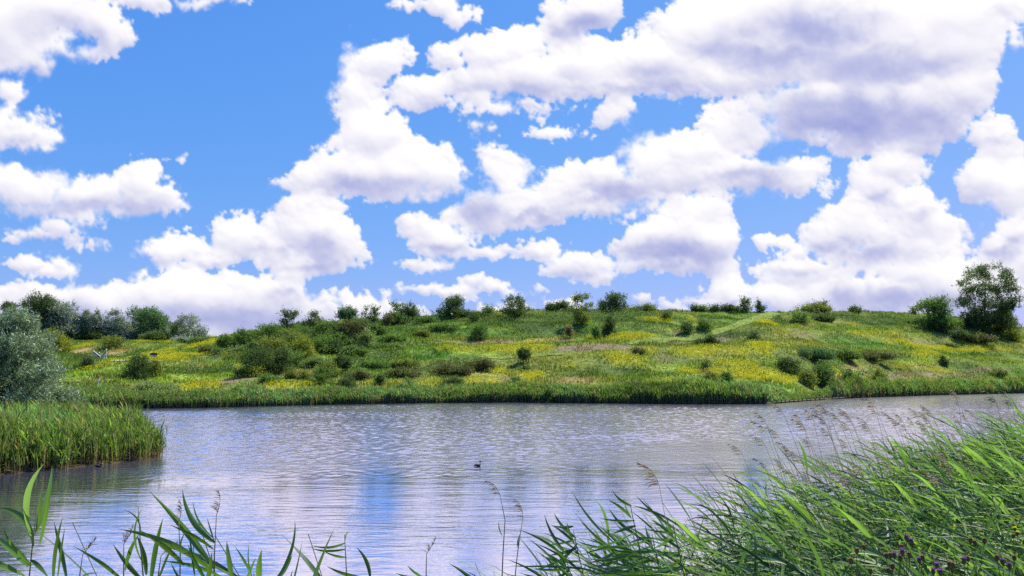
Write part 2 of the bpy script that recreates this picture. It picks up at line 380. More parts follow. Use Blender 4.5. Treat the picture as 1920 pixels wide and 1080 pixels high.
# ---------------------------------------------------------------- what grows where (patches lie on the ground)
def patch(l):
    out = []
    for px, py, rx, ry in l:
        x, y, z = at(px, py); ya = at(px, py + ry)[1]; yb = at(px, py - ry)[1]
        out.append((x, y - float(shore(x / y)), rx * y / F, max((yb - ya) / 2, 1.0)))
    return out
YEL = patch([(330,640,58,5),(390,644,34,4),(320,672,48,8),(300,664,20,4),(205,680,20,6),(155,652,20,3),(375,727,36,5),(515,724,22,5),(740,721,22,5),(690,722,14,4),(800,719,34,6),(905,716,32,5),(860,656,44,4),(965,652,60,6),(1015,650,25,4),(935,697,16,5),(995,706,22,9),(1150,716,14,3),(1245,717,42,5),(1290,700,20,4),(1362,705,36,10),(1362,682,32,6),(1312,661,64,9),(1377,660,28,8),(1180,674,54,12),(1215,660,24,8),(1070,690,14,4),(1433,649,30,5),(1390,682,32,5),(1418,706,70,10),(1470,715,40,8),(1622,627,52,4),(1675,624,30,3),(1680,642,54,5),(1783,656,130,4),(1900,658,40,3),(1768,697,40,4),(1600,611,14,3),(1433,607,28,5),(1470,622,34,4),(1914,642,12,3),(1232,601,38,4),(1300,602,14,4),(1200,630,64,8),(1175,636,28,4),(1120,634,20,4),(555,724,50,3),(450,690,10,5),(445,660,9,6),(1560,697,24,6),(1740,664,50,3),(505,692,14,4)])
PUR = patch([(1140,650,90,5),(1260,646,80,4),(1240,672,20,10),(1180,663,24,5),(500,655,50,4),(1690,640,60,3),(1740,704,180,5),(1840,694,90,4),(1560,706,40,7),(950,712,60,3),(1100,655,60,4),(1350,700,60,3),(1500,630,60,3),(1330,640,60,3),(350,700,30,4),(440,715,60,3),(900,644,60,3)])
TAN = patch([(140,664,34,8),(210,664,22,7),(1080,715,50,5),(460,735,60,4),(870,643,90,3),(1150,734,120,3),(370,690,26,3),(1600,690,40,4),(560,700,40,4),(1020,640,60,3)])
DRK = patch([(860,690,90,10),(740,708,60,8),(1090,704,60,5),(1210,700,50,5),(370,698,90,6),(1000,604,110,16),(1180,598,70,12),(780,604,60,10),(1640,604,80,10),(1540,662,80,8),(1650,668,50,6),(1400,625,60,8),(1560,592,80,6),(690,672,60,12),(1100,598,80,14),(1840,630,80,8),(1450,600,30,6),(600,690,40,12)])
LIM = patch([(150,703,40,9),(240,690,40,6),(640,668,80,5),(900,664,60,4),(1100,742,200,4),(700,660,90,4),(440,675,40,8),(330,715,90,6),(1250,690,80,4),(1700,680,120,5),(1350,728,60,5),(1450,735,60,6)])

def cover(x, y, P, soft=.9, wob=1.3):
    q = np.full(np.shape(x), 9.0); y = y - shore(x / np.maximum(y, 20))      # along the lie of the slope
    n = (fbm(x / 6.5, y / 4.5, 4, 301) - .5) * 2 * wob + (fbm(x / 1.2, y / 1.2, 2, 305) - .5) * .7
    for cx, cy, rx, ry in P:
        q = np.minimum(q, ((x - cx) / rx) ** 2 + ((y - cy) / ry) ** 2)
    return np.clip((1.15 - q + n) / soft, 0, 1)

def mixc(a, b, t): return a + (np.asarray(b, float) - a) * t[..., None]

def meadow(x, y):
    """natural colour of the sward"""
    w_ = y - shore(x / np.maximum(y, 20))
    n1 = fbm(x / 15, w_ / 7, 4, 401)[..., None]; n2 = fbm(x / 3.2, w_ / 2.2, 3, 402)[..., None]; n3 = fbm(x / 34, w_ / 14, 3, 403)[..., None]
    n1 = np.clip(n1 * 2.2 - .6, 0, 1); n4 = np.clip(fbm(x / 9, w_ / 3.5, 4, 404)[..., None] * 3.4 - 1.5, 0, 1)
    c = np.array([.09, .165, .035]) * (1 - n1) + np.array([.19, .235, .055]) * n1
    c = c * (.72 + .56 * n2) + (n3 - .5) * np.array([.12, .02, .03])
    c = c * (1 - n4 * .5) + n4 * .5 * np.array([.055, .10, .045])
    c = mixc(c, (.22, .33, .05), cover(x, y, LIM) * .8)
    c = mixc(c, (.36, .28, .16), cover(x, y, TAN) * .8)
    c = mixc(c, (.22, .165, .14), cover(x, y, PUR) * .8)
    c = mixc(c, (.05, .095, .03), cover(x, y, DRK) * .9)
    c = mixc(c, (.30, .32, .035), cover(x, y, YEL) * .75)
    return np.clip(c * np.array([1.24, 1.13, 1.05]), .01, .6)

# mown path up the hill and the gravel track
def on_path(x, y):
    d = np.full(np.shape(x), 99.0)
    for k in range(len(PATH) - 1):
        a = np.array(PATH[k][:2]); e = np.array(PATH[k + 1][:2]) - a
        t = np.clip(((x - a[0]) * e[0] + (y - a[1]) * e[1]) / (e @ e), 0, 1)
        d = np.minimum(d, np.hypot(x - a[0] - t * e[0], y - a[1] - t * e[1]))
    return d
PATH = [at(*p) for p in [(1180,646),(1235,641),(1290,632),(1340,622),(1385,610),(1415,600),(1438,592),(1455,588)]]
TERR = [at(*p) for p in [(915,672),(960,671),(1010,668),(1060,666)]]
TRACK = [at(*p) for p in [(185,681),(205,678.5),(225,676.5),(248,675),(275,673)]]

# ground sheet
gx = np.concatenate([np.linspace(-4000, -400, 14)[:-1], np.arange(-400, -60, 3.), np.arange(-60, 60, 1.2), np.arange(60, 400, 3.), np.linspace(400, 4000, 14)])
gy = np.concatenate([np.linspace(-2500, -60, 8)[:-1], np.arange(-60, -20, 5.), np.arange(-20, 30, 1.), np.arange(30, 420, 1.8), np.linspace(420, 5000, 20)])
GX, GY = np.meshgrid(gx, gy); GZ = ground(GX, GY)
idx = np.arange(GX.size).reshape(GX.shape)
q = np.stack([idx[:-1, :-1], idx[:-1, 1:], idx[1:, 1:], idx[1:, :-1]], -1).reshape(-1, 4)
gc = meadow(GX, GY) * .8
gc = mixc(gc, (.07, .055, .035), np.clip((.5 - GZ) / .3, 0, 1))
M_GROUND = leaf_mat('sward', 0, .95, .05, 1.0, .9, .35)
tag(mesh_obj('ground', np.stack([GX, GY, GZ], -1), q, M_GROUND, None, gc, True), 'rolling green meadow hill and banks round the lake', kind='structure')

def ribbon(name, pts, half, col, lab, lift):
    P = np.array(pts); u = np.linspace(0, len(P) - 1, 60)
    X = np.interp(u, range(len(P)), P[:, 0]); Y = np.interp(u, range(len(P)), P[:, 1])
    k = np.ones(7) / 7; X[3:-3] = np.convolve(X, k, 'valid'); Y[3:-3] = np.convolve(Y, k, 'valid')
    tx = np.gradient(X); ty = np.gradient(Y); l = np.hypot(tx, ty); nx, ny = -ty / l, tx / l
    o = np.linspace(-1, 1, 7)
    hw = half * (1 + .25 * (fbm(u * 1.3, u * 0, 2, 5) - .5))
    VX = X[:, None] + nx[:, None] * o * hw[:, None]; VY = Y[:, None] + ny[:, None] * o * hw[:, None]
    VZ = ground(VX, VY) + lift
    i = np.arange(VX.size).reshape(VX.shape)
    q = np.stack([i[:-1, :-1], i[:-1, 1:], i[1:, 1:], i[1:, :-1]], -1).reshape(-1, 4)
    c = np.array(col) * (.75 + .5 * fbm(VX / 1.5, VY / 1.5, 3, 9))[..., None]
    return tag(mesh_obj(name, np.stack([VX, VY, VZ], -1), q, M_GROUND, None, c, True), lab, kind='structure')
ribbon('path', PATH, 2.0, (.15, .2, .04), 'mown grass path climbing the hill to the crest', .12)
ribbon('path', TERR, .8, (.16, .2, .05), 'short mown ledge across the middle of the hill', .12)
ribbon('path', TRACK, .9, (.5, .47, .42), 'pale gravel track behind the railings on the left', .16)

# ---------------------------------------------------------------- water
def build_water():
    # rows and columns grow coarser with distance; the ruffled part has real wavelets
    ys = [5.5]
    while ys[-1] < 235: ys.append(ys[-1] + max(.09, ys[-1] * .0032))
    ys = np.array([-60, -20, 0.] + ys + [260.]); us = np.concatenate([[-4, -2, -1.2], np.linspace(-.78, .78, 860), [1.2, 2, 4.]])
    U, Y = np.meshgrid(us, ys); X = U * np.maximum(Y, 5.5)
    lw = X * .2 + 14 * np.exp(-((U - .26) / .13) ** 2) + 37 + (fbm(X / 40, Y / 14, 3, 811) - .5) * 16
    rf = np.clip((Y - lw) / 14, 0, 1) * (.55 + .9 * fbm(X / 30, Y / 12, 3, 812)) * np.clip((shore(X / np.maximum(Y, 20)) + 1 - Y) / 4, .5, 1)
    Z = rf * ((fbm(X / .42, Y / .5, 2, 813) - .5) * (.05 + .08 * np.clip((Y - 45) / 60, 0, 1)))
    Z += rf * (fbm(X / 1.3, Y / 1.2, 2, 815) - .5) * .045 * np.clip((Y - 40) / 40, 0, 1)
    Z += (1 - np.clip(rf, 0, 1)) * (fbm(X / 3.2, Y / .9, 3, 814) - .5) * .012
    i = np.arange(X.size).reshape(X.shape)
    q = np.stack([i[:-1, :-1], i[:-1, 1:], i[1:, 1:], i[1:, :-1]], -1).reshape(-1, 4)
    m, t, p, out = mat_new('lake_water')
    L = t.links.new; N = t.nodes.new
    p.inputs['Base Color'].default_value = (.05, .06, .085, 1)
    p.inputs['Roughness'].default_value = .06; p.inputs['IOR'].default_value = 1.9
    ge = N('ShaderNodeNewGeometry')
    def noise(sx, sy, scale, detail, rough=.5, dist=0.):
        mp = N('ShaderNodeMapping'); mp.inputs['Scale'].default_value = (sx, sy, 1); mp.inputs['Rotation'].default_value = (0, 0, R(-8))
        L(ge.outputs['Position'], mp.inputs['Vector'])
        n = N('ShaderNodeTexNoise'); n.inputs['Scale'].default_value = scale; n.inputs['Detail'].default_value = detail
        n.inputs['Roughness'].default_value = rough; n.inputs['Distortion'].default_value = dist
        L(mp.outputs[0], n.inputs['Vector']); return n.outputs[0]
    def math_(op, a, b=None, c=None, clamp=False):
        n = N('ShaderNodeMath'); n.operation = op; n.use_clamp = clamp
        for k, v in enumerate((a, b, c)):
            if v is None: continue
            if isinstance(v, (int, float)): n.inputs[k].default_value = v
            else: L(v, n.inputs[k])
        return n.outputs[0]
    # ruffled water lies beyond a wandering line, calmer water near the banks
    se = N('ShaderNodeSeparateXYZ'); L(ge.outputs['Position'], se.inputs[0])
    big = noise(.35, 1, .045, 3)
    line = math_('ADD', math_('MULTIPLY', se.outputs['X'], .3), math_('ADD', 37.0, math_('MULTIPLY', math_('SUBTRACT', big, .5), 18.)))
    ruf = math_('DIVIDE', math_('SUBTRACT', se.outputs['Y'], line), 6., clamp=True)
    lee = noise(.25, 1, .12, 4)
    leem = N('ShaderNodeMapRange'); leem.inputs[1].default_value = .46; leem.inputs[2].default_value = .58; L(lee, leem.inputs[0])
    a_near = noise(.28, 1, 3.0, 4, .5, .3); b_near = noise(.45, 1, 9., 3, .5)
    a_far = noise(.7, 1, 2.2, 5, .62, .4); g_far = noise(1.0, .22, 1.3, 5, .65, .2)
    hn = math_('ADD', math_('MULTIPLY', a_near, .022), math_('MULTIPLY', b_near, .003))
    calm = math_('ADD', .55, math_('MULTIPLY', leem.outputs[0], .6))
    hn = math_('MULTIPLY', hn, calm)
    hf = math_('ADD', math_('MULTIPLY', a_far, .02), math_('MULTIPLY', g_far, .03))
    h = math_('ADD', math_('MULTIPLY', hn, math_('SUBTRACT', 1., ruf)), math_('MULTIPLY', hf, ruf))
    bu = N('ShaderNodeBump'); bu.inputs['Strength'].default_value = 1; bu.inputs['Distance'].default_value = 1.0
    L(h, bu.inputs['Height']); L(bu.outputs[0], p.inputs['Normal'])
    t.nodes.remove(p)
    gl = N('ShaderNodeBsdfGlossy'); gl.inputs['Color'].default_value = (.95, .885, 1.0, 1); L(bu.outputs[0], gl.inputs['Normal'])
    L(math_('ADD', .05, math_('MULTIPLY', ruf, .10)), gl.inputs['Roughness'])
    df = N('ShaderNodeBsdfDiffuse'); df.inputs['Color'].default_value = (.11, .12, .21, 1)      # murky body of the lake
    fr = N('ShaderNodeFresnel'); fr.inputs['IOR'].default_value = 1.4; L(bu.outputs[0], fr.inputs['Normal'])
    fm = N('ShaderNodeMapRange'); fm.inputs[3].default_value = .84; fm.inputs[4].default_value = 1.0; L(fr.outputs[0], fm.inputs[0])
    ms = N('ShaderNodeMixShader'); L(fm.outputs[0], ms.inputs[0]); L(df.outputs[0], ms.inputs[1]); L(gl.outputs[0], ms.inputs[2]); L(ms.outputs[0], out.inputs['Surface'])
    tag(mesh_obj('water', np.stack([X, Y, Z], -1), q, m, None, None, True), 'rippled lake reflecting the cloudy sky', kind='structure')
build_water()
# ---------------------------------------------------------------- stuff: sward, flowers, brambles, reed fringes
def blades(x, y, z, h, wd, col, base=None, lean=.35, wind=0., basefrac=.0, nseg=1, sag=0.):
    """n pointed blades; col (n,3); base = colour at the foot"""
    n = len(x); th = rng.uniform(0, 2 * np.pi, n); ln = rng.uniform(0, lean, n) * h
    lx = np.cos(th) * ln - wind * h; ly = np.sin(th) * ln
    yaw = rng.uniform(0, np.pi, n); sx = np.cos(yaw) * wd; sy = np.sin(yaw) * wd
    P = np.stack([x, y, z], -1); D = np.stack([lx, ly, h], -1); Sd = np.stack([sx, sy, sx * 0], -1)
    mid = P + D * np.array([.35, .35, .55])
    tip = P + D
    V = np.stack([P - Sd * .6, P + Sd * .6, mid + Sd, tip, mid - Sd], 1)
    q = np.arange(n * 5).reshape(n, 5)
    c = np.repeat(col[:, None], 5, 1)
    if base is not None:
        c[:, 0] = base; c[:, 1] = base
    return V.reshape(-1, 3), q, c.reshape(-1, 3)

def in_view(u_max, y0f, y1f, n):
    """random ground points in a fan, even per unit of ground"""
    y = np.sqrt(rng.uniform(100.0 ** 2, 330.0 ** 2, n)); u = rng.uniform(-u_max, u_max, n); x = u * y
    s = shore(u); L = np.interp(u, cu, CRD); k = (y > s + y0f) & (y < s + L + y1f)
    return x[k], y[k]

x, y = in_view(.82, 2., 6., 520000)
pd = on_path(x, y); den = np.where(pd < 2.0, .05, 1)
k = rng.random(len(x)) < den; x, y = x[k], y[k]
c = meadow(x, y) * rng.uniform(.85, 1.25, (len(x), 1)) * (1 + rng.normal(0, .05, (len(x), 3)))
tall = fbm(x / 5, y / 5, 3, 501)
h = rng.uniform(.3, .7, len(x)) * (.35 + 2.6 * np.clip(tall - .3, 0, 1))
V, q, cc = blades(x, y, ground(x, y) - .05, h, rng.uniform(.05, .13, len(x)), np.clip(c, .01, .6), lean=.6)
tag(mesh_obj('grass', V, q, M_GRASS, None, cc), 'rough meadow grass covering the hill', 'grass', kind='stuff')

# flowers
x, y = in_view(.82, 2., 3., 2300000)
cv = cover(x, y, YEL, .8, 1.0); k = (rng.random(len(x)) < (cv ** 1.3 * 1.0 + .0015)) & (on_path(x, y) > 2); x, y = x[k], y[k]; n = len(x)
z = ground(x, y) + rng.uniform(.35, .95, n)
s_ = rng.uniform(.05, .095, n)
a = rng.normal(size=(n, 3)); a /= np.linalg.norm(a, axis=1)[:, None]; b = np.cross(a, rng.normal(size=(n, 3))); b /= np.linalg.norm(b, axis=1)[:, None]
P = np.stack([x, y, z], -1)
V = np.stack([P - a * s_[:, None], P - b * s_[:, None], P + a * s_[:, None], P + b * s_[:, None]], 1)
col = np.array([.64, .57, .03]) * rng.uniform(.55, 1.2, (n, 1)); gs = rng.random(n) < .3; col[gs] = np.array([.22, .26, .03]); col = np.repeat(col[:, None], 4, 1)
tag(mesh_obj('yellow_flowers', V, np.arange(n * 4).reshape(n, 4), M_FLOWER, None, col), 'drifts of small yellow flowers across the meadow', 'flowers', kind='stuff')

def leaf_cards(P, ls, col, flat=0.):
    n = len(P)
    a = rng.normal(size=(n, 3)); a[:, 2] *= (1 - flat); a /= np.linalg.norm(a, axis=1)[:, None]
    b = np.cross(a, rng.normal(size=(n, 3))); b /= np.linalg.norm(b, axis=1)[:, None] + 1e-9
    l = (ls * rng.uniform(.6, 1.3, n))[:, None]
    V = np.stack([P - a * l * .5, P + b * l * .28, P + a * l * .5, P - b * l * .28], 1)
    return V.reshape(-1, 3), np.arange(n * 4).reshape(n, 4), np.repeat(col[:, None], 4, 1).reshape(-1, 3)

# brambles: low lumpy scrub on the dark patches
x, y = in_view(.82, 3., 3., 900000)
cv = cover(x, y, DRK, .5, .8); lump = np.clip(fbm(x / 2.4, y / 2.4, 3, 601) * 2.2 - .55, 0, 1)
k = (rng.random(len(x)) < cv * .6 * (lump > .1)) & (on_path(x, y) > 2.2); x, y, lump = x[k], y[k], lump[k]; n = len(x)
hgt = lump * 2.2 * rng.uniform(.55, 1.0, n)
P = np.stack([x, y, ground(x, y) + hgt], -1)
g1 = fbm(x / 3.5, y / 3.5, 3, 77)[:, None]
col = np.array([.065, .145, .035]) * (1 - g1) + np.array([.14, .20, .05]) * g1; col = col * rng.uniform(.6, 1.5, (n, 1))
pale = rng.random(n) < .05; col[pale] = (.3, .3, .2)
V, q, cc = leaf_cards(P, np.full(n, .30), col, .4)
tag(mesh_obj('brambles', V, q, M_FOL, None, cc), 'low tangled bramble scrub on the hillside', 'brambles', kind='stuff')

def reed_fringe(name, x, y, hh, lab, wd, base=(.17, .10, .055), g0=(.06, .125, .03), g1=(.12, .19, .05), wind=.05, lean=.22, dead=.12):
    n = len(x)
    cl = fbm(x / 2.2, y / 2.2, 3, 701)[:, None]; cl2 = fbm(x / 9, y / 9, 2, 705)[:, None]
    col = np.array(g0) * (1 - cl) + np.array(g1) * cl
    col = col * (.5 + 1.0 * cl2) * rng.uniform(.6, 1.35, (n, 1))
    teal = (cl2[:, 0] > .58); col[teal] = col[teal] * np.array([.8, .95, 1.25])
    dd = rng.random(n) < dead * (cl2[:, 0] * 2.2); col[dd] = np.array([.28, .2, .12]) * rng.uniform(.6, 1.2, (dd.sum(), 1))
    hv = hh * (rng.uniform(.62, 1.05, n) + (rng.random(n) < .05) * .15) * (.66 + .62 * cl[:, 0])
    z = np.maximum(ground(x, y), -.1)
    # stems
    V1, q1, c1 = blades(x, y, z, hv, np.full(n, wd), col, np.array(base), lean=lean, wind=wind)
    # leaves up the stems
    parts = [(V1, q1, c1)]
    o = len(V1)
    for r_ in range(3):
        m = rng.random(n) < .9
        zz = z[m] + hv[m] * rng.uniform(.2, .8, m.sum())
        xx = x[m] - (zz - z[m]) * wind * .6
        V2, q2, c2 = blades(xx, y[m], zz, hv[m] * rng.uniform(.15, .3, m.sum()), np.full(m.sum(), wd * 1.1), np.clip(col[m] * rng.uniform(.8, 1.3, (m.sum(), 1)), 0, 1), lean=1.0, wind=wind * 3)
        parts.append((V2, q2 + o, c2)); o += len(V2)
    tag(mesh_obj(name, np.concatenate([p[0] for p in parts]), np.concatenate([p[1] for p in parts]), M_REED, None, np.concatenate([p[2] for p in parts])), lab, 'reeds', kind='stuff')

# far bank fringe
n = 60000; u = rng.uniform(-.80, .80, n); s = shore(u)
dep = rng.uniform(-.6, 4.2, n) * np.interp(u, [-.8, -.3, 0, .33, .36, .42, .8], [1.3, 1, 1, 1, .25, 1.0, 1.1])
y = s + dep; x = u * y
hh = np.interp(u, [-.8, -.55, -.3, 0, .2, .31, .335, .345, .385, .40, .8], [2.5, 2.5, 2.3, 2.3, 2.6, 2.6, 1.5, .7, 1.3, 2.9, 2.9])
hh = hh * (.5 + .85 * fbm(x / 4.5, y / 9, 3, 44)) * (.85 + .3 * fbm(x / 20, y / 20, 2, 45))
reed_fringe('reed_fringe', x, y, hh, 'long fringe of reeds standing along the far shore', .05, base=(.24, .16, .10), g0=(.12, .235, .06), g1=(.24, .35, .10), dead=.18)

# the reed bank at the left
n = 60000; x = rng.uniform(-48, -19, n); y = rng.uniform(34, 64, n)
sd = poly_sd(x, y, LEFT); k = (sd > -.15 - .3 * (fbm(x / 1.1, y / 1.1, 2, 47) > .62) + .12 * (fbm(x / .9, y / .9, 2, 48) > .6)) & ((sd < 5) | (rng.random(n) < .8)) & (x / y > -.80); x, y = x[k], y[k]
sd = sd[k]; hh = 2.0 + .35 * fbm(x / 2.5, y / 2.5, 3, 46) * 1.6 - .3 * np.clip(1 - sd, 0, 1)
reed_fringe('reed_bank', x, y, hh, 'dense bank of green reeds jutting into the lake on the left', .024, base=(.26, .17, .09), g0=(.12, .23, .04), g1=(.25, .34, .09), wind=.05, lean=.3, dead=.12)
# left shore further back
n = 26000; x = rng.uniform(-90, -33, n); y = rng.uniform(60, 118, n); sd = poly_sd(x, y, LEFT)
k = (sd > -.3) & (sd < 8); x, y = x[k], y[k]
reed_fringe('reed_fringe', x, y, np.full(len(x), 2.0), 'reeds behind the grey willow on the left', .04, base=(.2, .12, .06), dead=.1)
# ---------------------------------------------------------------- trees and bushes
PAL = {  # natural leaf colours: (dark, light)
 'dark': ((.03,.06,.024), (.085,.125,.035)), 'green': ((.045,.095,.025), (.13,.20,.045)), 'olive': ((.07,.10,.022), (.19,.21,.045)),
 'grey': ((.12,.15,.12), (.27,.31,.25)), 'silver': ((.13,.165,.12), (.36,.40,.32)), 'yellow': ((.11,.14,.02), (.24,.25,.045)),
 'brown': ((.05,.062,.024), (.13,.128,.05)), 'poplar': ((.035,.06,.025), (.095,.135,.05)), 'teal': ((.035,.085,.035), (.09,.155,.07)),
 'tan': ((.11,.10,.05), (.22,.18,.09)), 'pale': ((.07,.12,.03), (.24,.28,.12))}

def lobes(kind, W, H):
    """clumps that make up a crown: list of (x, y, z, r, rz)"""
    o = []; w = W / 2
    if kind == 'round':
        for i in range(11):
            a = rng.uniform(0, 6.28); r = w * rng.uniform(.15, .62); t = rng.uniform(.18, .8)
            sh = math.sqrt(max(.1, 1 - ((t - .45) / .62) ** 2))
            rr = w * rng.uniform(.26, .46); o.append((math.cos(a) * r * sh, math.sin(a) * r * sh, H * t, rr, min(rr, H * .3)))
        o.append((0, 0, H * .45, w * .6, H * .42))
        for i in range(9):
            a = i * .7 + rng.uniform(-.2, .2); o.append((math.cos(a) * w * .6, math.sin(a) * w * .6, H * rng.uniform(.1, .2), w * rng.uniform(.26, .38), H * .16))
    elif kind == 'mound':
        for i in range(12):
            x = rng.uniform(-.8, .8) * w; rr = w * rng.uniform(.16, .3); hh = H * (1 - .55 * abs(x / w)) * rng.uniform(.5, .85)
            o.append((x, rng.uniform(-.3, .3) * w, hh * .55, rr, hh * .5))
    elif kind == 'cone':
        for i in range(9):
            t = .1 + .85 * i / 8; r = w * (1.02 - t) ** .8
            for j in range(3 if t < .8 else 1):
                a = rng.uniform(0, 6.28); o.append((math.cos(a) * r * .55, math.sin(a) * r * .55, H * t * .93, max(r * .42, w * .13), H * .075))
    elif kind == 'upright':
        for i in range(11):
            a = rng.uniform(0, 6.28); r = w * rng.uniform(0, .68); hh = H * rng.uniform(.66, .98) * (1 - .25 * r / w)
            o.append((math.cos(a) * r, math.sin(a) * r, hh * .55, w * .2, hh * .45))
    elif kind == 'layered':
        for i in range(7):
            a = i * .9; o.append((math.cos(a) * w * .5, math.sin(a) * w * .5, H * .14, w * .34, H * .13))
        for i in range(15):
            t = rng.uniform(.3, .95); a = rng.uniform(0, 6.28); r = w * rng.uniform(.2, .78) * (1.25 - t * .55)
            o.append((math.cos(a) * r, math.sin(a) * r, H * t, w * .26, H * .07))
        o.append((0, 0, H * .6, w * .34, H * .3))
    elif kind == 'open':
        for i in range(6):
            a = i * 1.05; o.append((math.cos(a) * w * .4, math.sin(a) * w * .4, H * .15, w * .3, H * .15))
        for i in range(22):
            a = rng.uniform(0, 6.28); t = rng.uniform(.28, .93); sh = math.sqrt(max(.1, 1 - ((t - .55) / .52) ** 2)); r = w * rng.uniform(.3, .86) * sh
            rr = w * rng.uniform(.13, .24); o.append((math.cos(a) * r, math.sin(a) * r, H * t, rr, rr * 1.0))
    elif kind == 'poplar':
        for i in range(10):
            a = i * .63; o.append((math.cos(a) * w * .62, math.sin(a) * w * .5, H * rng.uniform(.06, .2), w * .24, H * .1))
        for i in range(125):
            a = rng.uniform(0, 6.28); t = .1 + .85 * rng.uniform(0, 1); sh = math.sqrt(max(.12, 1 - ((t - .52) / .52) ** 2)); r = w * rng.uniform(0, 1) ** .5 * sh * .86
            rr = w * rng.uniform(.12, .19) * (1.15 - .4 * t); o.append((math.cos(a) * r, math.sin(a) * r, H * t, rr, rr * 1.1))
    return o

def crown_mesh(lb, ls, n, pal, twig=None):
    """leaf clusters on twigs that reach out of the lobes"""
    d, l = (np.array(c) for c in PAL[pal]); lb = np.array(lb)
    wgt = lb[:, 3] ** 1.6 * lb[:, 4] ** .4; wgt /= wgt.sum()
    per = 9; nt_ = max(20, n // per)
    i = rng.choice(len(lb), nt_, p=wgt); L = lb[i]
    v = rng.normal(size=(nt_, 3)); v /= np.linalg.norm(v, axis=1)[:, None]; v[:, 2] = np.where(v[:, 2] < -.25, -v[:, 2], v[:, 2])
    rad = rng.uniform(.35, 1.0, nt_)[:, None] ** .6
    base = L[:, :3] + v * rad * np.stack([L[:, 3], L[:, 3], L[:, 4]], 1)
    out = v + np.array([0, 0, .55]) + rng.normal(0, .3, (nt_, 3)); out /= np.linalg.norm(out, axis=1)[:, None]
    tl = (twig or ls * 3.2) * rng.uniform(.5, 1.5, nt_)
    s = rng.uniform(-.3, 1, (nt_, per)) * tl[:, None]
    P = base[:, None] + out[:, None] * s[..., None] + rng.normal(0, ls * .42, (nt_, per, 3))
    lc = rng.random(len(lb))[i]
    tw = np.clip(lc * .55 + rng.random(nt_) * .45, 0, 1)
    c = (d + (l - d) * tw[:, None]) * 1.3; c = c[:, None] * rng.uniform(.7, 1.35, (nt_, per, 1))
    P = P.reshape(-1, 3); P[:, 2] = np.maximum(P[:, 2], .03)
    return leaf_cards(P, np.full(len(P), ls), c.reshape(-1, 3), 0.)

def trunk_mb(lb, W, H, stems=1, c=(.13, .10, .07)):
    m = MB(); lb = sorted(lb, key=lambda q: q[2])
    r0 = max(.05, W * .022)
    for k in range(stems):
        a = rng.uniform(0, 6.28); e = W * (.02 if stems == 1 else .16)
        top = np.array([math.cos(a) * e, math.sin(a) * e, H * .72])
        p0 = np.array([math.cos(a) * e * .3, math.sin(a) * e * .3, -.3]); mid = (p0 + top) / 2 + rng.normal(0, W * .02, 3)
        m.tube([p0, p0 * .5 + mid * .5 + rng.normal(0, W * .008, 3), mid, mid * .4 + top * .6, top], np.array([1.2, .9, .65, .45, .2]) * r0 / stems ** .4, c)
        for q in lb[k::stems][:10]:
            t = rng.uniform(.15, .6); s = p0 + (mid - p0) * min(1, t * 2); e_ = np.array(q[:3])
            mm = s * .5 + e_ * .5 + np.array([0, 0, -.04 * H])
            m.tube([s, mm, e_], np.array([.4, .25, .08]) * r0, c, sides=4)
    return m

def plant(name, cat, lab, px, py, wpx, hpx, kind, pal, group, cov=4.6, trunk=True, pos=None, ls=None, stems=None, crown='crown', dy=0):
    global rng
    rng = np.random.default_rng(px * 7 + py * 13 + int(wpx))
    x, y, z = pos or at(px, py)
    if dy: y += dy; x = float(rot_t(px, py)[0]) * y; z = min(EYE + float(rot_t(px, py)[1]) * y, float(ground(x, y)))
    W = wpx * y / F * 1.2; H = hpx * y / F * (1.12 if cat == 'bush' else 1.04)
    root = empty(name, (x, y, z - .05 - (.12 * H if cat == 'bush' else 0))); tag(root, lab, cat, group)
    lb = lobes(kind, W, H); ls = ls or max(.2, y * .00155)
    n = int(cov * W * H / (ls * ls * .28)); n = min(max(n, 150), 60000)
    V, q, c = crown_mesh(lb, ls, n, pal)
    mesh_obj(crown, V, q, M_SILVER if pal in ('grey', 'silver') else M_FOL, root, c)
    if trunk: trunk_mb(lb, W, H, stems or (1 if kind in ('cone', 'poplar', 'open') else 3)).build('trunk', M_WOOD, root, True)
    return root

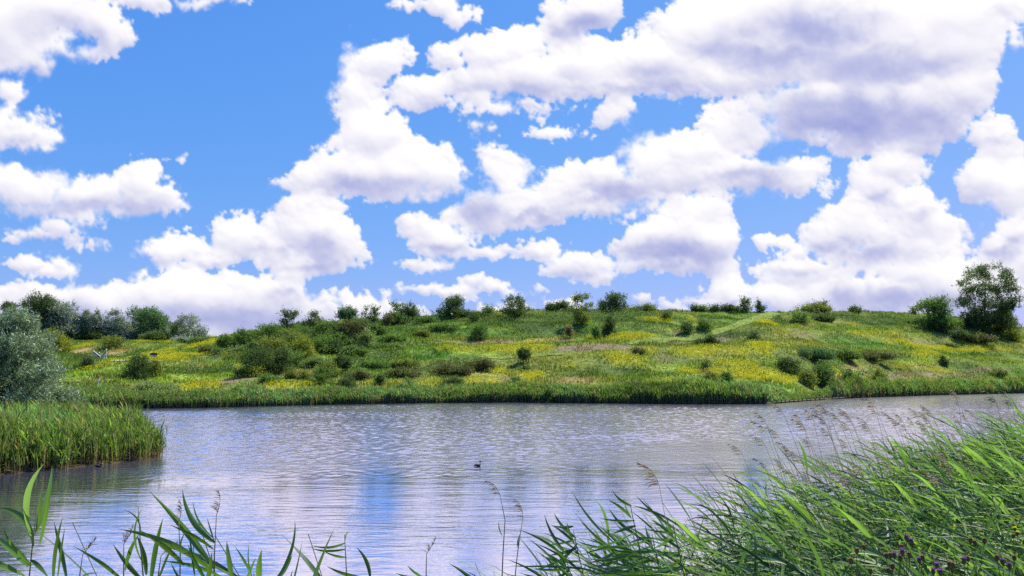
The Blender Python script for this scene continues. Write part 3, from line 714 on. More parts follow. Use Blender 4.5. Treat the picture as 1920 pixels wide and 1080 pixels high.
GT = 'trees in the wood at the far left'; GB = 'bushes scattered over the hill'; GC = 'trees along the hill crest'; GS = 'shrubs at the foot of the far wood'; GR = 'shrubs along the far shore'
T = [
 # name, category, label, px, py, w, h, kind, palette, group
 ('tree','tree','dark scraggly tree at the far left end of the wood, above the grey willow',18,634,48,68,'open','dark',GT),
 ('tree','tree','broad dark green tree, tallest in the wood on the left',84,636,100,88,'round','dark',GT),
 ('tree','tree','low dark tree filling the wood behind the big grey willow',50,636,70,50,'round','dark',GT),
 ('willow_tree','tree','large grey-green willow in front of the tallest dark tree of the wood',115,634,76,67,'round','grey',GT),
 ('willow_tree','tree','slim grey willow right of the large grey-green willow',158,628,44,58,'upright','grey',GT),
 ('willow_tree','tree','narrow pointed grey willow, second right of the large grey-green one',180,628,32,57,'upright','grey',GT),
 ('willow_tree','tree','loose grey willow with separate top sprays, left of the second dark tree',207,628,44,54,'open','grey',GT),
 ('willow_tree','tree','short grey willow tucked against the second dark tree',226,629,34,36,'round','grey',GT),
 ('tree','tree','second big dark green tree of the wood, domed, right of the grey willows',266,635,80,68,'round','green',GT),
 ('willow_tree','tree','bluish grey willow in front of the second domed dark tree',284,636,60,56,'round','teal',GT),
 ('tree','tree','dark tree between the domed tree and the last grey willow of the wood',324,636,38,43,'round','dark',GT),
 ('willow_tree','tree','last grey willow at the right end of the wood, sloping down to the right',352,638,44,44,'open','grey',GT),
 ('willow_tree','tree','low grey willow tapering off at the very right end of the wood',374,640,34,24,'round','grey',GT),
 ('willow_bush','bush','small bright silver bush before the dark gap in the wood',246,631,34,19,'round','silver',GS),
 ('willow_bush','bush','silver bush at the foot of the dark tree near the wood end',312,634,46,19,'round','silver',GS),
 ('willow_bush','bush','pale silver bush at the right foot of the wood beside the yellow flowers',345,642,40,12,'mound','silver',GS),
 ('shrub','bush','green shrub under the large grey-green willow',132,636,34,17,'mound','green',GS),
 ('shrub','bush','brownish shrub under the slim grey willow',160,637,44,18,'mound','brown',GS),
 ('shrub','bush','bright green shrub between brownish shrubs under the grey willows',192,636,28,22,'round','green',GS),
 ('shrub','bush','olive shrub left of the domed dark tree',222,637,34,15,'mound','olive',GS),
 ('shrub','bush','low olive shrub at the foot of the domed dark tree',254,637,34,13,'mound','olive',GS),
 ('shrub','bush','dark olive shrub under the bluish grey willow',288,638,44,15,'mound','olive',GS),
 ('shrub','bush','green shrub above the yellow flower strip at the left',372,643,36,12,'mound','green',GS),
 ('bush','bush','big yellow-brown bush beside the grey willow at the left',104,662,54,42,'round','yellow',GB),
 ('bush','bush','olive bush behind the white V-shaped railings',213,657,50,23,'round','olive',GB),
 ('bush','bush','small dark round bush below the white railings',165,693,27,22,'round','dark',GB),
 ('bush','bush','dark bush with bare twigs in the middle of the left meadow',252,713,54,44,'round','dark',GB),
 ('bush','bush','brownish green bush touching the dark twiggy bush in the left meadow',287,706,32,32,'round','olive',GB),
 ('bramble_bush','bush','wide pale-leaved bramble mound near the left shore reeds',272,737,118,24,'mound','pale',GB),
 ('bush','bush','upright dark green bush with thin spiky shoots at the low saddle',425,661,36,38,'upright','green',GB),
 ('bush','bush','dark rounded bush on the skyline right of the spiky upright bush',457,652,44,34,'round','green',GB),
 ('bush','bush','low brown bush left of the spiky upright bush',388,664,26,14,'mound','brown',GB),
 ('bush','bush','tiny dark bush at the foot of the spiky upright bush',405,665,13,9,'round','dark',GB),
 ('bush','bush','pale green bush below the dark rounded skyline bush',450,662,40,12,'mound','pale',GB),
 ('bush','bush','bright green feathery bush at the left start of the hill crest',500,642,56,32,'layered','green',GB),
 ('spreading_tree','tree','small tree with tiered horizontal branches, first on the left of the crest',541,623,38,38,'layered','dark',GC),
 ('hawthorn_tree','tree','dark hawthorn with flat top right of the tiered tree',592,630,46,40,'layered','dark',GC),
 ('bush','bush','tall green bush under the flat-topped hawthorn',612,644,58,44,'round','green',GB),
 ('bush','bush','thin green skyline bush between the tiered tree and the hawthorn',566,622,30,16,'layered','green',GB),
 ('tree','tree','dense teal-green tree standing above the large brown-green bush on the crest',652,612,46,40,'upright','teal',GC),
 ('bush','bush','large brown-green domed bush below the teal-green crest tree',662,638,66,42,'round','brown',GB),
 ('tree','tree','small open-crowned tree with sky showing through, left part of the crest',697,611,36,32,'open','dark',GC),
 ('bush','bush','small dark brown bush right of the open-crowned tree',727,611,28,18,'round','brown',GB),
 ('tree','tree','feathery left one of a pair of crest trees',742,602,32,32,'layered','green',GC),
 ('tree','tree','rounded dark right one of a pair of crest trees',768,599,32,34,'round','dark',GC),
 ('tree','tree','broad dome-shaped dark tree alone on the crest',846,594,56,34,'round','dark',GC),
 ('shrub','bush','low shrub trailing right from the dome-shaped crest tree',880,593,30,12,'mound','green',GC),
 ('bush','bush','dark small bush just under the crest right of the dome-shaped tree',890,608,24,20,'round','dark',GB),
 ('bush','bush','dark green bush on the slope below the dome-shaped tree',897,637,40,27,'round','green',GB),
 ('bush','bush','light green rounded bush alone on the grass left of the hill centre',690,650,36,26,'round','pale',GB),
 ('bush','bush','dark green blackish bush, biggest of the left slope',478,704,70,48,'round','dark',GB),
 ('bush','bush','dark bush adjoining the right of the biggest left slope bush',523,698,58,44,'round','dark',GB),
 ('bush','bush','small yellow-green bush in front of the biggest left slope bush',480,707,38,20,'round','yellow',GB),
 ('bush','bush','olive rounded bush above the biggest left slope bush',512,669,58,34,'round','olive',GB),
 ('bush','bush','yellowish bush, domed, right of the olive rounded bush',568,672,58,40,'round','yellow',GB),
 ('bush','bush','deep green bush on the slope under the tall bush by the hawthorn',628,662,34,26,'round','dark',GB),
 ('bramble_bush','bush','wide bramble mound with pale leaf tips below the yellowish domed bush',582,693,78,26,'mound','pale',GB),
 ('bush','bush','squarish dark bush in the open grass right of the bramble mound',642,699,42,38,'upright','dark',GB),
 ('bush','bush','spreading green bush near the left shore reeds under the bramble mound',600,721,56,28,'layered','green',GR),
 ('bush','bush','dark bush at the top edge of the reeds, right of the spreading green bush',650,728,38,21,'round','dark',GR),
 ('bush','bush','narrow dark bush between two yellow flower patches',712,722,22,22,'upright','dark',GR),
 ('bush','bush','tiny conical green bush in the yellow flowers by the reeds',766,728,22,17,'cone','green',GR),
 ('bush','bush','low dark bush left of the middle yellow flower patch by the reeds',848,729,42,22,'round','dark',GR),
 ('bush','bush','brown-green low bush at the left of the dark heathy strip',760,706,60,18,'mound','brown',GB),
 ('bush','bush','wide dark brown bush in the middle of the heathy strip',835,702,90,22,'mound','brown',GB),
 ('bush','bush','dark heathy bush at the right end of the brown strip',903,696,64,28,'mound','brown',GB),
 ('tree','tree','small rounded skyline tree with loose edge left of the hilltop',965,595,58,34,'open','dark',GC),
 ('bush','bush','little pale bush on the skyline left of the loose rounded tree',915,592,34,14,'round','green',GC),
 ('bush','bush','low dark bush on the hilltop left of the bare-stemmed tree',1053,583,48,22,'mound','dark',GC),
 ('bare_stemmed_tree','tree','tree with bare grey stems under a small crown on the hilltop',1091,610,36,55,'open','olive',GC),
 ('bush','bush','slim skyline bush left of the dark round hilltop tree',1130,578,18,16,'round','dark',GC),
 ('tree','tree','dark round tree, clear against the sky on the hilltop',1157,581,44,28,'round','dark',GC),
 ('bush','bush','low green skyline bush right of the dark round hilltop tree',1207,582,44,11,'mound','olive',GC),
 ('bush','bush','dark conical bush below the hilltop',1142,631,40,44,'cone','dark',GB),
 ('bush','bush','narrow dark columnar bush left of the dark conical bush',1117,638,17,29,'upright','green',GB),
 ('dry_bush','bush','slender tan half-dead bush under the bare-stemmed tree',1068,635,18,28,'upright','tan',GB),
 ('bush','bush','columnar dark green bush alone in the middle of the meadow',981,681,25,33,'upright','dark',GB),
 ('bush','bush','small squat dark bush just below the columnar meadow bush',984,698,19,13,'round','dark',GB),
 ('bush','bush','round dark bush right of the hilltop yellow flowers',1288,626,25,20,'round','dark',GB),
 ('bush','bush','round green bush left of the mown path top',1320,619,30,20,'round','green',GB),
 ('bush','bush','low dark bush below the mown path',1330,646,40,18,'mound','dark',GB),
 ('bush','bush','tiny spire-like bush, first of the right crest row',1301,584,12,15,'cone','dark',GC),
 ('bush','bush','low bush second in the right crest row',1322,584,30,12,'mound','green',GC),
 ('bush','bush','long low dark bush in the right crest row',1356,584,54,14,'mound','dark',GC),
 ('tree','tree','small conical tree left of a similar one on the right crest',1397,585,26,24,'layered','dark',GC),
 ('tree','tree','narrow spiky conical tree where the mown path reaches the crest',1424,586,19,22,'cone','dark',GC),
 ('bush','bush','wide flat-topped bush on the crest right of the path top',1530,586,62,20,'mound','olive',GC),
 ('bush','bush','small upright bush rising from the flat-topped crest bush',1543,584,20,20,'layered','dark',GC),
 ('bush','bush','spiky little bush on the middle of the right crest',1606,587,28,11,'upright','dark',GC),
 ('bush','bush','thin twiggy bush on the crest left of the rounded tree',1714,587,14,14,'open','brown',GC),
 ('tree','tree','rounded green tree left of the big poplar on the right',1762,620,66,56,'round','green',GC),
 ('bush','bush','dark undergrowth bush at the base of the rounded green tree',1765,622,50,26,'round','dark',GB),
 ('poplar_tree','tree','big tall poplar on the crest at the right edge, tallest tree on the hill',1855,624,102,121,'poplar','poplar',GC),
 ('bush','bush','dark bush under the left side of the big poplar',1828,624,46,32,'round','dark',GB),
 ('bush','bush','dense dark bush under the right side of the big poplar',1886,622,44,44,'round','dark',GB),
 ('bush','bush','yellow-green bush below the big poplar at the right edge',1898,637,30,20,'round','yellow',GB),
 ('bush','bush','pinkish brown low shrub on the slope left below the big poplar',1842,644,52,20,'mound','brown',GB),
 ('bush','bush','dark small bush on the slope below the crest row',1413,637,24,14,'round','dark',GB),
 ('bush','bush','wide dark bush at the left of the right-hand shore yellow field',1478,696,56,23,'round','dark',GB),
 ('bush','bush','big olive-green bush by the right shore where the reeds are lowest',1543,723,58,40,'round','green',GR),
 ('bush','bush','smaller olive bush leaning on the left of the big right-shore bush',1514,722,32,26,'round','olive',GR),
 ('bush','bush','conical dark bush just right of the big right-shore bush',1593,715,27,24,'cone','green',GR),
 ('bush','bush','conical olive bush, second right of the big right-shore bush',1648,714,31,23,'cone','olive',GR),
 ('bush','bush','flat dark bush in the upper right yellow field',1780,654,23,10,'mound','dark',GB),
 ('bush','bush','thin conical bush on the right slope below the flat dark one',1770,686,15,22,'cone','dark',GB),
 ('bush','bush','low brown-green bush by the reeds near the right edge',1874,706,28,14,'mound','olive',GR),
 ('bush','bush','broad grey-green mound on the right slope',1520,674,96,24,'mound','teal',GB),
 ('bush','bush','low dark brown mound right of the broad grey-green one',1636,676,66,22,'mound','brown',GB),
 ('bush','bush','green mound joining the grey-green and brown mounds',1580,674,60,20,'mound','green',GB),
 ('bush','bush','small dark bush inside the middle yellow field',1322,695,18,14,'round','dark',GB),
 ('bush','bush','olive bush left of the white post by the right reeds',1332,720,34,20,'round','olive',GR),
 ('bush','bush','green bush touching the white post by the right reeds',1362,721,26,24,'round','green',GR),
 ('bush','bush','low dark bush above the reeds left of the hill centre',968,722,24,14,'round','green',GR),
 ('bush','bush','dark bush growing inside the shore reeds near the picture centre',1030,757,26,32,'round','dark',GR),
 ('bush','bush','dark low thistle-like bush below the central purple grass',1196,664,22,12,'mound','brown',GB),
 ('bush','bush','small dark bush at the edge of the hilltop brambles',1250,600,22,14,'round','dark',GB),
 ('bush','bush','small green bush low on the crest slope right of the path',1500,604,36,16,'round','green',GB),
 ('bush','bush','dim green bush on the upper slope below the flat-topped crest bush',1545,604,44,16,'mound','dark',GB),

 ('tree','tree','dark tree filling the gap behind the slim grey willows',170,636,70,50,'round','dark',GT),
 ('tree','tree','dark low tree behind the loose grey willow',218,638,60,42,'round','dark',GT),
 ('tree','tree','green tree rising behind the bluish grey willow, right half of the dome',296,638,50,52,'round','green',GT),
 ('tree','tree','dark green low tree under the last grey willow',342,641,56,34,'round','dark',GT),
 ('shrub','bush','broad dark shrub closing the foot of the wood below the slim willows',175,638,66,20,'mound','dark',GS),
 ('shrub','bush','broad dark shrub closing the foot of the wood below the bluish willow',302,640,70,20,'mound','dark',GS),
 ('shrub','bush','grey-green shrub at the foot of the wood left of the bright silver bush',225,634,40,16,'mound','grey',GS),
 ('bush','bush','bright green bush between the pair of crest trees and the dark brown bush',748,606,40,20,'mound','green',GC),
 ('bush','bush','olive bush filling the slope under the tiered tree',545,640,60,26,'mound','olive',GB),
 ('bush','bush','green bush on the upper slope between olive and yellowish bushes',540,655,50,26,'round','green',GB),
 ('bush','bush','bright green bush left of the tall bush under the hawthorn',578,642,44,26,'round','green',GB),
 ('bush','bush','green bush below the large brown-green domed bush',640,646,60,24,'round','green',GB),
 ('bush','bush','green low bush below the open-crowned crest tree',705,628,46,20,'mound','green',GB),
 ('bush','bush','mid-green bush right of the light green rounded bush',735,640,44,14,'mound','green',GB),
 ('bush','bush','low olive bush on the slope below the pair of crest trees',790,632,40,14,'mound','olive',GB),
 ('bush','bush','low dark bush on the right slope beneath the rounded green tree',1800,636,50,18,'mound','dark',GB),
 ('bush','bush','brown-green bush on the crest shoulder left of the rounded green tree',1725,610,50,16,'mound','green',GB),
 ('bush','bush','low spreading green bush at the upper left of the left-slope scrub, beside the saddle',470,640,56,22,'mound','green',GB),
 ('bush','bush','rounded green bush near the top of the left-slope scrub, under the feathery bush',520,640,50,26,'round','green',GB),
 ('bush','bush','rounded olive bush high in the left-slope scrub, above the yellowish domed bush',560,650,46,24,'round','olive',GB),
 ('bush','bush','rounded green bush between the yellowish domed bush and the tall bush under the hawthorn',600,660,50,30,'round','green',GB),
 ('bush','bush','rounded green bush right beside the biggest left-slope bushes',545,690,50,30,'round','green',GB),
 ('bush','bush','low spreading green bush in the grass at the lower left foot of the scrub',500,718,46,16,'mound','green',GB),
 ('bush','bush','rounded olive bush left of the squarish dark bush',615,705,44,22,'round','olive',GB),
 ('bush','bush','low spreading green bush above the squarish dark bush, right of the deep green bush',660,665,44,18,'mound','green',GB),
 ('bush','bush','low spreading brownish bush right of the dark bush by the shore reeds',675,712,46,20,'mound','brown',GB),
 ('bush','bush','low spreading green bush on the grass right of the squarish dark bush',700,690,50,16,'mound','green',GB),
 ('bush','bush','rounded dark bush below the flat-topped hawthorn, against the brown-green dome',630,640,44,34,'round','dark',GB),
 ('bush','bush','rounded green bush right of the brown-green domed bush, under the crest',680,625,50,28,'round','green',GB),
 ('bush','bush','low spreading olive bush under the wide bramble mound, above the shore',560,710,44,18,'mound','olive',GB),
 ('bush','bush','rounded dark bush tucked between the scrub and the flat-topped hawthorn',590,652,34,22,'round','dark',GB),
 ('bush','bush','low spreading green bush on open grass right of the light green rounded bush',730,655,50,14,'mound','green',GB),
 ('bush','bush','low spreading olive bush on open grass left of the heathy strip',760,690,50,16,'mound','olive',GB),
 ('bush','bush','rounded green bush left end of the scrub, right of the spiky upright bush',480,662,36,22,'round','green',GB),
 ('bush','bush','low spreading olive bush on the grass below the spiky upright bush',440,676,40,14,'mound','olive',GB),
 ('bush','bush','low spreading green bush on the slope left below the dome-shaped crest tree',830,620,50,14,'mound','green',GB),
 ('bush','bush','low spreading green bush just under the crest left of the dome-shaped tree',795,606,44,14,'mound','green',GB),
]
for a in T:
    name, cat, lab, px, py, wp, hp, kind, pal, grp = a
    cov = {'open': 3.6, 'poplar': 4.4, 'layered': 3.8, 'mound': 6}.get(kind, 5.0)
    plant(name, cat, lab, px, py, wp, hp, kind, pal, grp, cov, dy=(16 if grp == GT and pal in ('dark', 'green') and px > 100 else 0))

# the big grey willow by the left bank
def big_willow():
    x, y = -35.5, 55.0; z = float(ground(x, y)); root = empty('grey_willow', (x, y, z - .05))
    tag(root, 'big silver-grey willow shrub at the left edge behind the reed bank', 'tree')
    H = 8.5; W = 11.0; lb = []
    for i in range(62):
        a = rng.uniform(0, 6.28); t = rng.uniform(.05, .93); sh = math.sqrt(max(.05, 1 - ((t - .3) / .72) ** 2)); r = W / 2 * rng.uniform(.3, .92) * sh
        rr = rng.uniform(.5, 1.15); lb.append((math.cos(a) * r, math.sin(a) * r, H * t, rr, rr * 1.1))
    lb.append((0, 0, H * .4, W * .3, H * .34))
    lbn = np.array(lb)
    # drooping, upswept sprays
    nt_ = 10500; per = 14
    wgt = lbn[:, 3] ** 2; i = rng.choice(len(lb), nt_, p=wgt / wgt.sum()); L = lbn[i]
    v = rng.normal(size=(nt_, 3)); v /= np.linalg.norm(v, axis=1)[:, None]; v[:, 2] = np.abs(v[:, 2]) * np.sign(rng.random(nt_) - .2)
    b = L[:, :3] + v * L[:, 3:4] * (rng.random((nt_, 1)) ** .45)
    o = v + np.array([0, 0, .6]); o /= np.linalg.norm(o, axis=1)[:, None]
    s = np.linspace(-.2, 1, per)[None, :, None] * rng.uniform(.35, .9, (nt_, 1, 1))
    P = b[:, None] + o[:, None] * s + np.array([-.03, 0, -.25]) * s ** 2 + rng.normal(0, .055, (nt_, per, 3))
    ld = np.repeat(o[:, None], per, 1) * .8 + rng.normal(0, .6, (nt_, per, 3)); ld /= np.linalg.norm(ld, axis=2)[..., None]
    sd = np.cross(ld, rng.normal(size=ld.shape)); sd /= np.linalg.norm(sd, axis=2)[..., None]
    P = P.reshape(-1, 3); ld = ld.reshape(-1, 3); sd = sd.reshape(-1, 3); n = len(P); P[:, 2] = np.maximum(P[:, 2], .05)
    l = rng.uniform(.07, .14, (n, 1)); V = np.stack([P - ld * l, P + sd * l * .26, P + ld * l, P - sd * l * .26], 1)
    d, li = (np.array(c) for c in PAL['silver']); tw = np.repeat(rng.random(nt_), per)[:, None] * .6 + rng.random((n, 1)) * .4
    c = (d + (li - d) * tw ** 1.3) * np.array([.92, 1.05, .86]) * (1 + .8 * (rng.random((n, 1)) < .08)); c = np.repeat(c[:, None], 4, 1)
    mesh_obj('crown', V, np.arange(n * 4).reshape(n, 4), M_SILVER, root, c)
    trunk_mb(lb, W, H, 5, (.16, .13, .10)).build('trunk', M_WOOD, root, True)
big_willow()

# ---------------------------------------------------------------- small built things on the far side
WHT = (.72, .72, .70); BLU = (.03, .05, .09)
def railing(px0, py0, px1, py1, lab):
    """sloping handrail panel: top rail, bottom board and posts"""
    x, y, z = at((px0 + px1) / 2, 673); zz = lambda py: EYE + float(rot_t(0, py)[1]) * y
    xx = lambda px: float(rot_t(px, 660)[0]) * y
    a = np.array([xx(px0), y, zz(py0)]); b = np.array([xx(px1), y + .6, zz(py1)]); root = empty('stair_railing', (a[0], a[1], min(a[2], b[2]) - .8)); o = np.array(root.location)
    tag(root, lab, 'railing', 'white sloping railings')
    for nm, dz, r in (('top_rail', 0, .11), ('lower_rail', -.62, .10)):
        m = MB(); m.tube([a - o + (0, 0, dz), b - o + (0, 0, dz)], r, WHT, 4); m.build(nm, M_PAINT, root)
    m = MB(); m.tube([a - o + (0, .09, -.31), b - o + (0, .09, -.31)], .12, (.06, .07, .09), 4); m.build('infill_board', M_PAINT, root)
    for t in (0.02, .5, .98):
        p = a + (b - a) * t - o; m = MB(); g = float(ground(p[0] + o[0], p[1] + o[1])) - o[2] - .2
        m.box((p[0] - .07, p[1] - .03, min(g, p[2] - 1.0)), (p[0] + .07, p[1] + .10, p[2] + .03), (.5, .48, .45)); m.build('post', M_PAINT, root)
railing(174.5, 657.5, 186, 668, 'left white railing of the V, sloping down to the right')
railing(199.5, 655, 188.5, 668, 'right white railing of the V, sloping down to the left')
def simple_post(px, py, hpx, wm, col, name, lab, grp=None, cap=None, top=None):
    x, y, z = at(px, py); h = hpx * y / F; root = empty(name, (x, y, z)); tag(root, lab, 'post', grp)
    m = MB(); m.tube([(0, 0, -.3), (0, 0, h * .5), (.01, 0, h)], [wm, wm * .95, wm * .9], col, 8); m.build('shaft', M_PAINT, root)
    if cap: m = MB(); m.tube([(0, 0, h - .05), (0, 0, h + .12), (0, 0, h + .2)], [wm * 1.5, wm * 1.4, wm * .3], cap, 8); m.build('cap', M_PAINT, root)
    return root, h
simple_post(185.5, 671, 9, .09, BLU, 'bollard', 'dark blue post with a white cap standing between the two white railings', cap=WHT)
for i, (px, py) in enumerate([(205, 679.5), (214, 678.8), (223.5, 677.8), (231, 676.6)]):
    simple_post(px, py, 5, .08, (.08, .06, .04), 'fence_post', ['leftmost small dark fence post by the gravel track', 'second small dark fence post from the left by the gravel track', 'third small dark fence post from the left by the gravel track', 'rightmost small dark fence post by the gravel track'][i], 'small fence posts by the gravel track')
simple_post(312.5, 668.5, 6, .09, WHT, 'marker_post', 'short white post at the top of the yellow flowers on the left')
def info_board():
    x, y, z = at(288, 674); root = empty('information_board', (x, y, z)); tag(root, 'dark information board with a white post beside the gravel track', 'sign')
    m = MB(); m.box((-.75, -.05, .55), (.75, .03, 1.45), (.05, .05, .055)); m.build('panel', M_PAINT, root)
    m = MB(); m.box((-.6, -.075, .70), (.45, -.053, .84), (.5, .5, .5)); m.build('label_strip', M_PAINT, root)
    m = MB(); m.box((-.92, -.06, -.2), (-.78, .05, 1.55), WHT); m.build('post', M_PAINT, root)
    m = MB(); m.box((.6, -.04, -.2), (.7, .02, .55), (.1, .08, .06)); m.build('leg', M_PAINT, root)
info_board()
def marker():
    x, y, z = at(183.5, 731); h = 26 * y / F; root = empty('channel_marker', (x, y, z)); tag(root, 'slim white marker post with an orange triangular top in the left meadow', 'marker')
    m = MB(); m.tube([(0, 0, -.3), (0, 0, h * .5), (0, 0, h - .6)], .045, (.75, .75, .75), 8); m.build('pole', M_PAINT, root)
    m = MB(); m.box((-.12, -.05, h - .85), (.12, .05, h - .5), (.8, .8, .78)); m.build('plate', M_PAINT, root)
    m = MB(); m.add([(-.2, -.04, h - .5), (.2, -.04, h - .5), (0, -.04, h + .2), (-.2, .04, h - .5), (.2, .04, h - .5), (0, .04, h + .2)], [[0, 1, 2], [5, 4, 3], [0, 3, 4, 1], [1, 4, 5, 2], [2, 5, 3, 0]], (.6, .16, .05)); m.build('triangle_top', M_PAINT, root)
marker()
def cabinet():
    x, y, z = at(1375.5, 727); root = empty('water_gauge_box', (x, y, z)); tag(root, 'small white box on a short stand above the right shore reeds', 'box')
    m = MB(); m.box((-.3, -.25, .45), (.3, .25, 1.05), (.62, .66, .70)); m.build('housing', M_PAINT, root)
    m = MB(); m.box((-.36, -.3, 1.053), (.36, .3, 1.12), (.35, .38, .4)); m.build('lid', M_PAINT, root)
    m = MB(); m.box((-.1, -.1, -.4), (.1, .1, .447), (.4, .4, .4)); m.build('stand', M_PAINT, root)
cabinet()
def revetment():
    pts = [(1440, 757.3), (1480, 754.3), (1520, 751.4), (1560, 748.7), (1620, 745.2), (1680, 743.3)]
    W = []
    for px, py in pts:
        u, t = rot_t(px, py); y = EYE / -t - .8; W.append((float(u) * y, y))
    W = np.array(W); root = empty('timber_edging', (W[0, 0], W[0, 1], 0)); o = W[0]
    tag(root, 'low weathered timber edging along the waterline at the right shore', 'edging')
    m = MB(); m.tube([(p[0] - o[0], p[1] - o[1], .22) for p in W], .09, (.15, .12, .085), 4); m.build('board', M_WOOD, root)
    L = np.linspace(0, len(W) - 1, 26); XX = np.interp(L, range(len(W)), W[:, 0]) - o[0]; YY = np.interp(L, range(len(W)), W[:, 1]) - o[1]
    for a, b in zip(XX, YY):
        m = MB(); m.tube([(a, b - .15, -.5), (a, b - .15, .1), (a, b - .15, rng.uniform(.35, .5))], .08, (.10, .08, .06), 6); m.build('pile', M_WOOD, root)
revetment()
# ---------------------------------------------------------------- water birds and birds in the sky
def loft(path, rw, rh, cols, sides=12):
    """one closed skin through rings along path; rw/rh half width/height"""
    P = np.asarray(path, float); n = len(P); t = np.gradient(P, axis=0); t /= np.linalg.norm(t, axis=1)[:, None]
    sd = np.array([0, 1, 0.]); up = np.cross(sd, t) * -1
    th = np.arange(sides) * 2 * math.pi / sides
    v = P[:, None] + np.cos(th)[None, :, None] * sd * np.array(rw)[:, None, None] + np.sin(th)[None, :, None] * up[:, None] * np.array(rh)[:, None, None]
    f = [[i * sides + j, i * sides + (j + 1) % sides, (i + 1) * sides + (j + 1) % sides, (i + 1) * sides + j] for i in range(n - 1) for j in range(sides)]
    f += [list(range(sides))[::-1], [(n - 1) * sides + j for j in range(sides)]]
    c = np.stack([np.array(cols(i / (n - 1), math.sin(a))) for i in range(n) for a in th])
    return v.reshape(-1, 3), f, c

def grebe():
    x, y, z = [float(q) for q in (rot_t(896, 874.5)[0] * (EYE / -rot_t(896, 874.5)[1]), EYE / -rot_t(896, 874.5)[1], 0)]
    root = empty('grebe', (x, y, 0), R(-18)); tag(root, 'grebe with dark crest and white throat swimming alone in the middle of the lake', 'bird')
    path = [(-.24, 0, .035), (-.20, 0, .05), (-.13, 0, .06), (-.04, 0, .062), (.05, 0, .055), (.105, 0, .05), (.125, 0, .085), (.12, 0, .15), (.115, 0, .20), (.122, 0, .235), (.14, 0, .252), (.162, 0, .252), (.178, 0, .248)]
    rw = [.008, .03, .065, .085, .078, .055, .032, .022, .022, .03, .034, .024, .010]; rh = [.008, .022, .045, .058, .055, .05, .034, .024, .026, .036, .036, .026, .010]
    def cols(t, s):
        if t < .42: return (.045, .035, .032) if s > -.25 else (.22, .15, .10)
        if t < .66: return (.62, .58, .52)
        return (.02, .018, .016) if s > .1 else (.55, .52, .48)
    v, f, c = loft(path, rw, rh, cols); mesh_obj('body', v, f, M_BIRD, root, c, True)
    m = MB(); m.tube([(.175, 0, .248), (.20, 0, .244), (.232, 0, .238)], [.008, .006, .001], (.25, .12, .1)); m.build('bill', M_BIRD, root)
    m = MB(); m.tube([(.125, .015, .265), (.10, .02, .29), (.085, .024, .30)], [.012, .010, .002], (.02, .018, .016)); m.tube([(.125, -.015, .265), (.10, -.02, .29), (.085, -.024, .30)], [.012, .010, .002], (.02, .018, .016)); m.build('crest', M_BIRD, root)
grebe()
def coot():
    u, t = rot_t(184, 876); y = EYE / -t; x = float(u) * y
    root = empty('coot', (x, y, 0), R(20)); tag(root, 'dark coot floating close against the reed bank at the left', 'bird')
    path = [(-.19, 0, .05), (-.16, 0, .07), (-.09, 0, .075), (0, 0, .075), (.08, 0, .06), (.12, 0, .08), (.135, 0, .12), (.14, 0, .155), (.158, 0, .17), (.178, 0, .165)]
    rw = [.008, .04, .08, .095, .07, .045, .03, .028, .03, .014]; rh = [.008, .03, .055, .066, .06, .045, .034, .032, .03, .014]
    v, f, c = loft(path, rw, rh, lambda t, s: (.02, .02, .024)); mesh_obj('body', v, f, M_BIRD, root, c, True)
    m = MB(); m.tube([(.172, 0, .175), (.19, 0, .165), (.215, 0, .155)], [.012, .009, .001], (.75, .72, .68)); m.build('bill', M_BIRD, root)
coot()
def sky_bird(px, py, dist, span, bank, lab):
    u, t = rot_t(px, py); p = np.array([float(u), 1, float(t)]); p = p / np.linalg.norm(p) * dist + np.array([0, 0, EYE])
    root = empty('flying_bird', p, R(35)); tag(root, lab, 'bird', 'small birds in the sky')
    v, f, c = loft([(-.13, 0, 0), (-.08, 0, 0), (-.02, 0, 0), (.04, 0, 0), (.075, 0, .008), (.1, 0, .004)], [.012, .012, .026, .024, .015, .003], [.004, .012, .024, .022, .015, .003], lambda t, s: (.02, .02, .025))
    mesh_obj('body', v * span * 2.4, f, M_BIRD, root, c, True)
    for s in (-1, 1):
        pts = np.array([(0.02, s * .01, 0), (.03, s * .08, bank * .04), (.0, s * .17, bank * .035), (-.06, s * .25, bank * .0)]) * span * 2
        m = MB(); w = np.array([.035, .032, .022, .003]) * span * 2
        top = [(p[0] + a, p[1], p[2] + .004) for p, a in zip(pts, w)] + [(p[0] - a, p[1], p[2] + .004) for p, a in zip(pts, w)]
        bot = [(p[0], p[1], p[2] - .004) for p in top]
        n = 4; ff = [[i, i + 1, i + 1 + n, i + n] for i in range(3)]; m.add(top + bot, ff + [[a + 8 for a in q[::-1]] for q in ff] + [[0, 8, 9, 1], [1, 9, 10, 2], [2, 10, 11, 3], [4, 5, 13, 12], [5, 6, 14, 13], [6, 7, 15, 14], [3, 11, 15, 7], [0, 4, 12, 8]], (.02, .02, .025))
        m.build('wing', M_BIRD, root)
sky_bird(507, 337, 70, .36, .3, 'gliding bird over the left blue sky, beside the edge of the tall cloud')
sky_bird(1338, 369, 85, .3, 1.2, 'tiny bird in front of the cloud above the heaped cloud right of centre')
sky_bird(1204, 241, 95, .26, .6, 'tiny bird in the blue gap high right of centre')

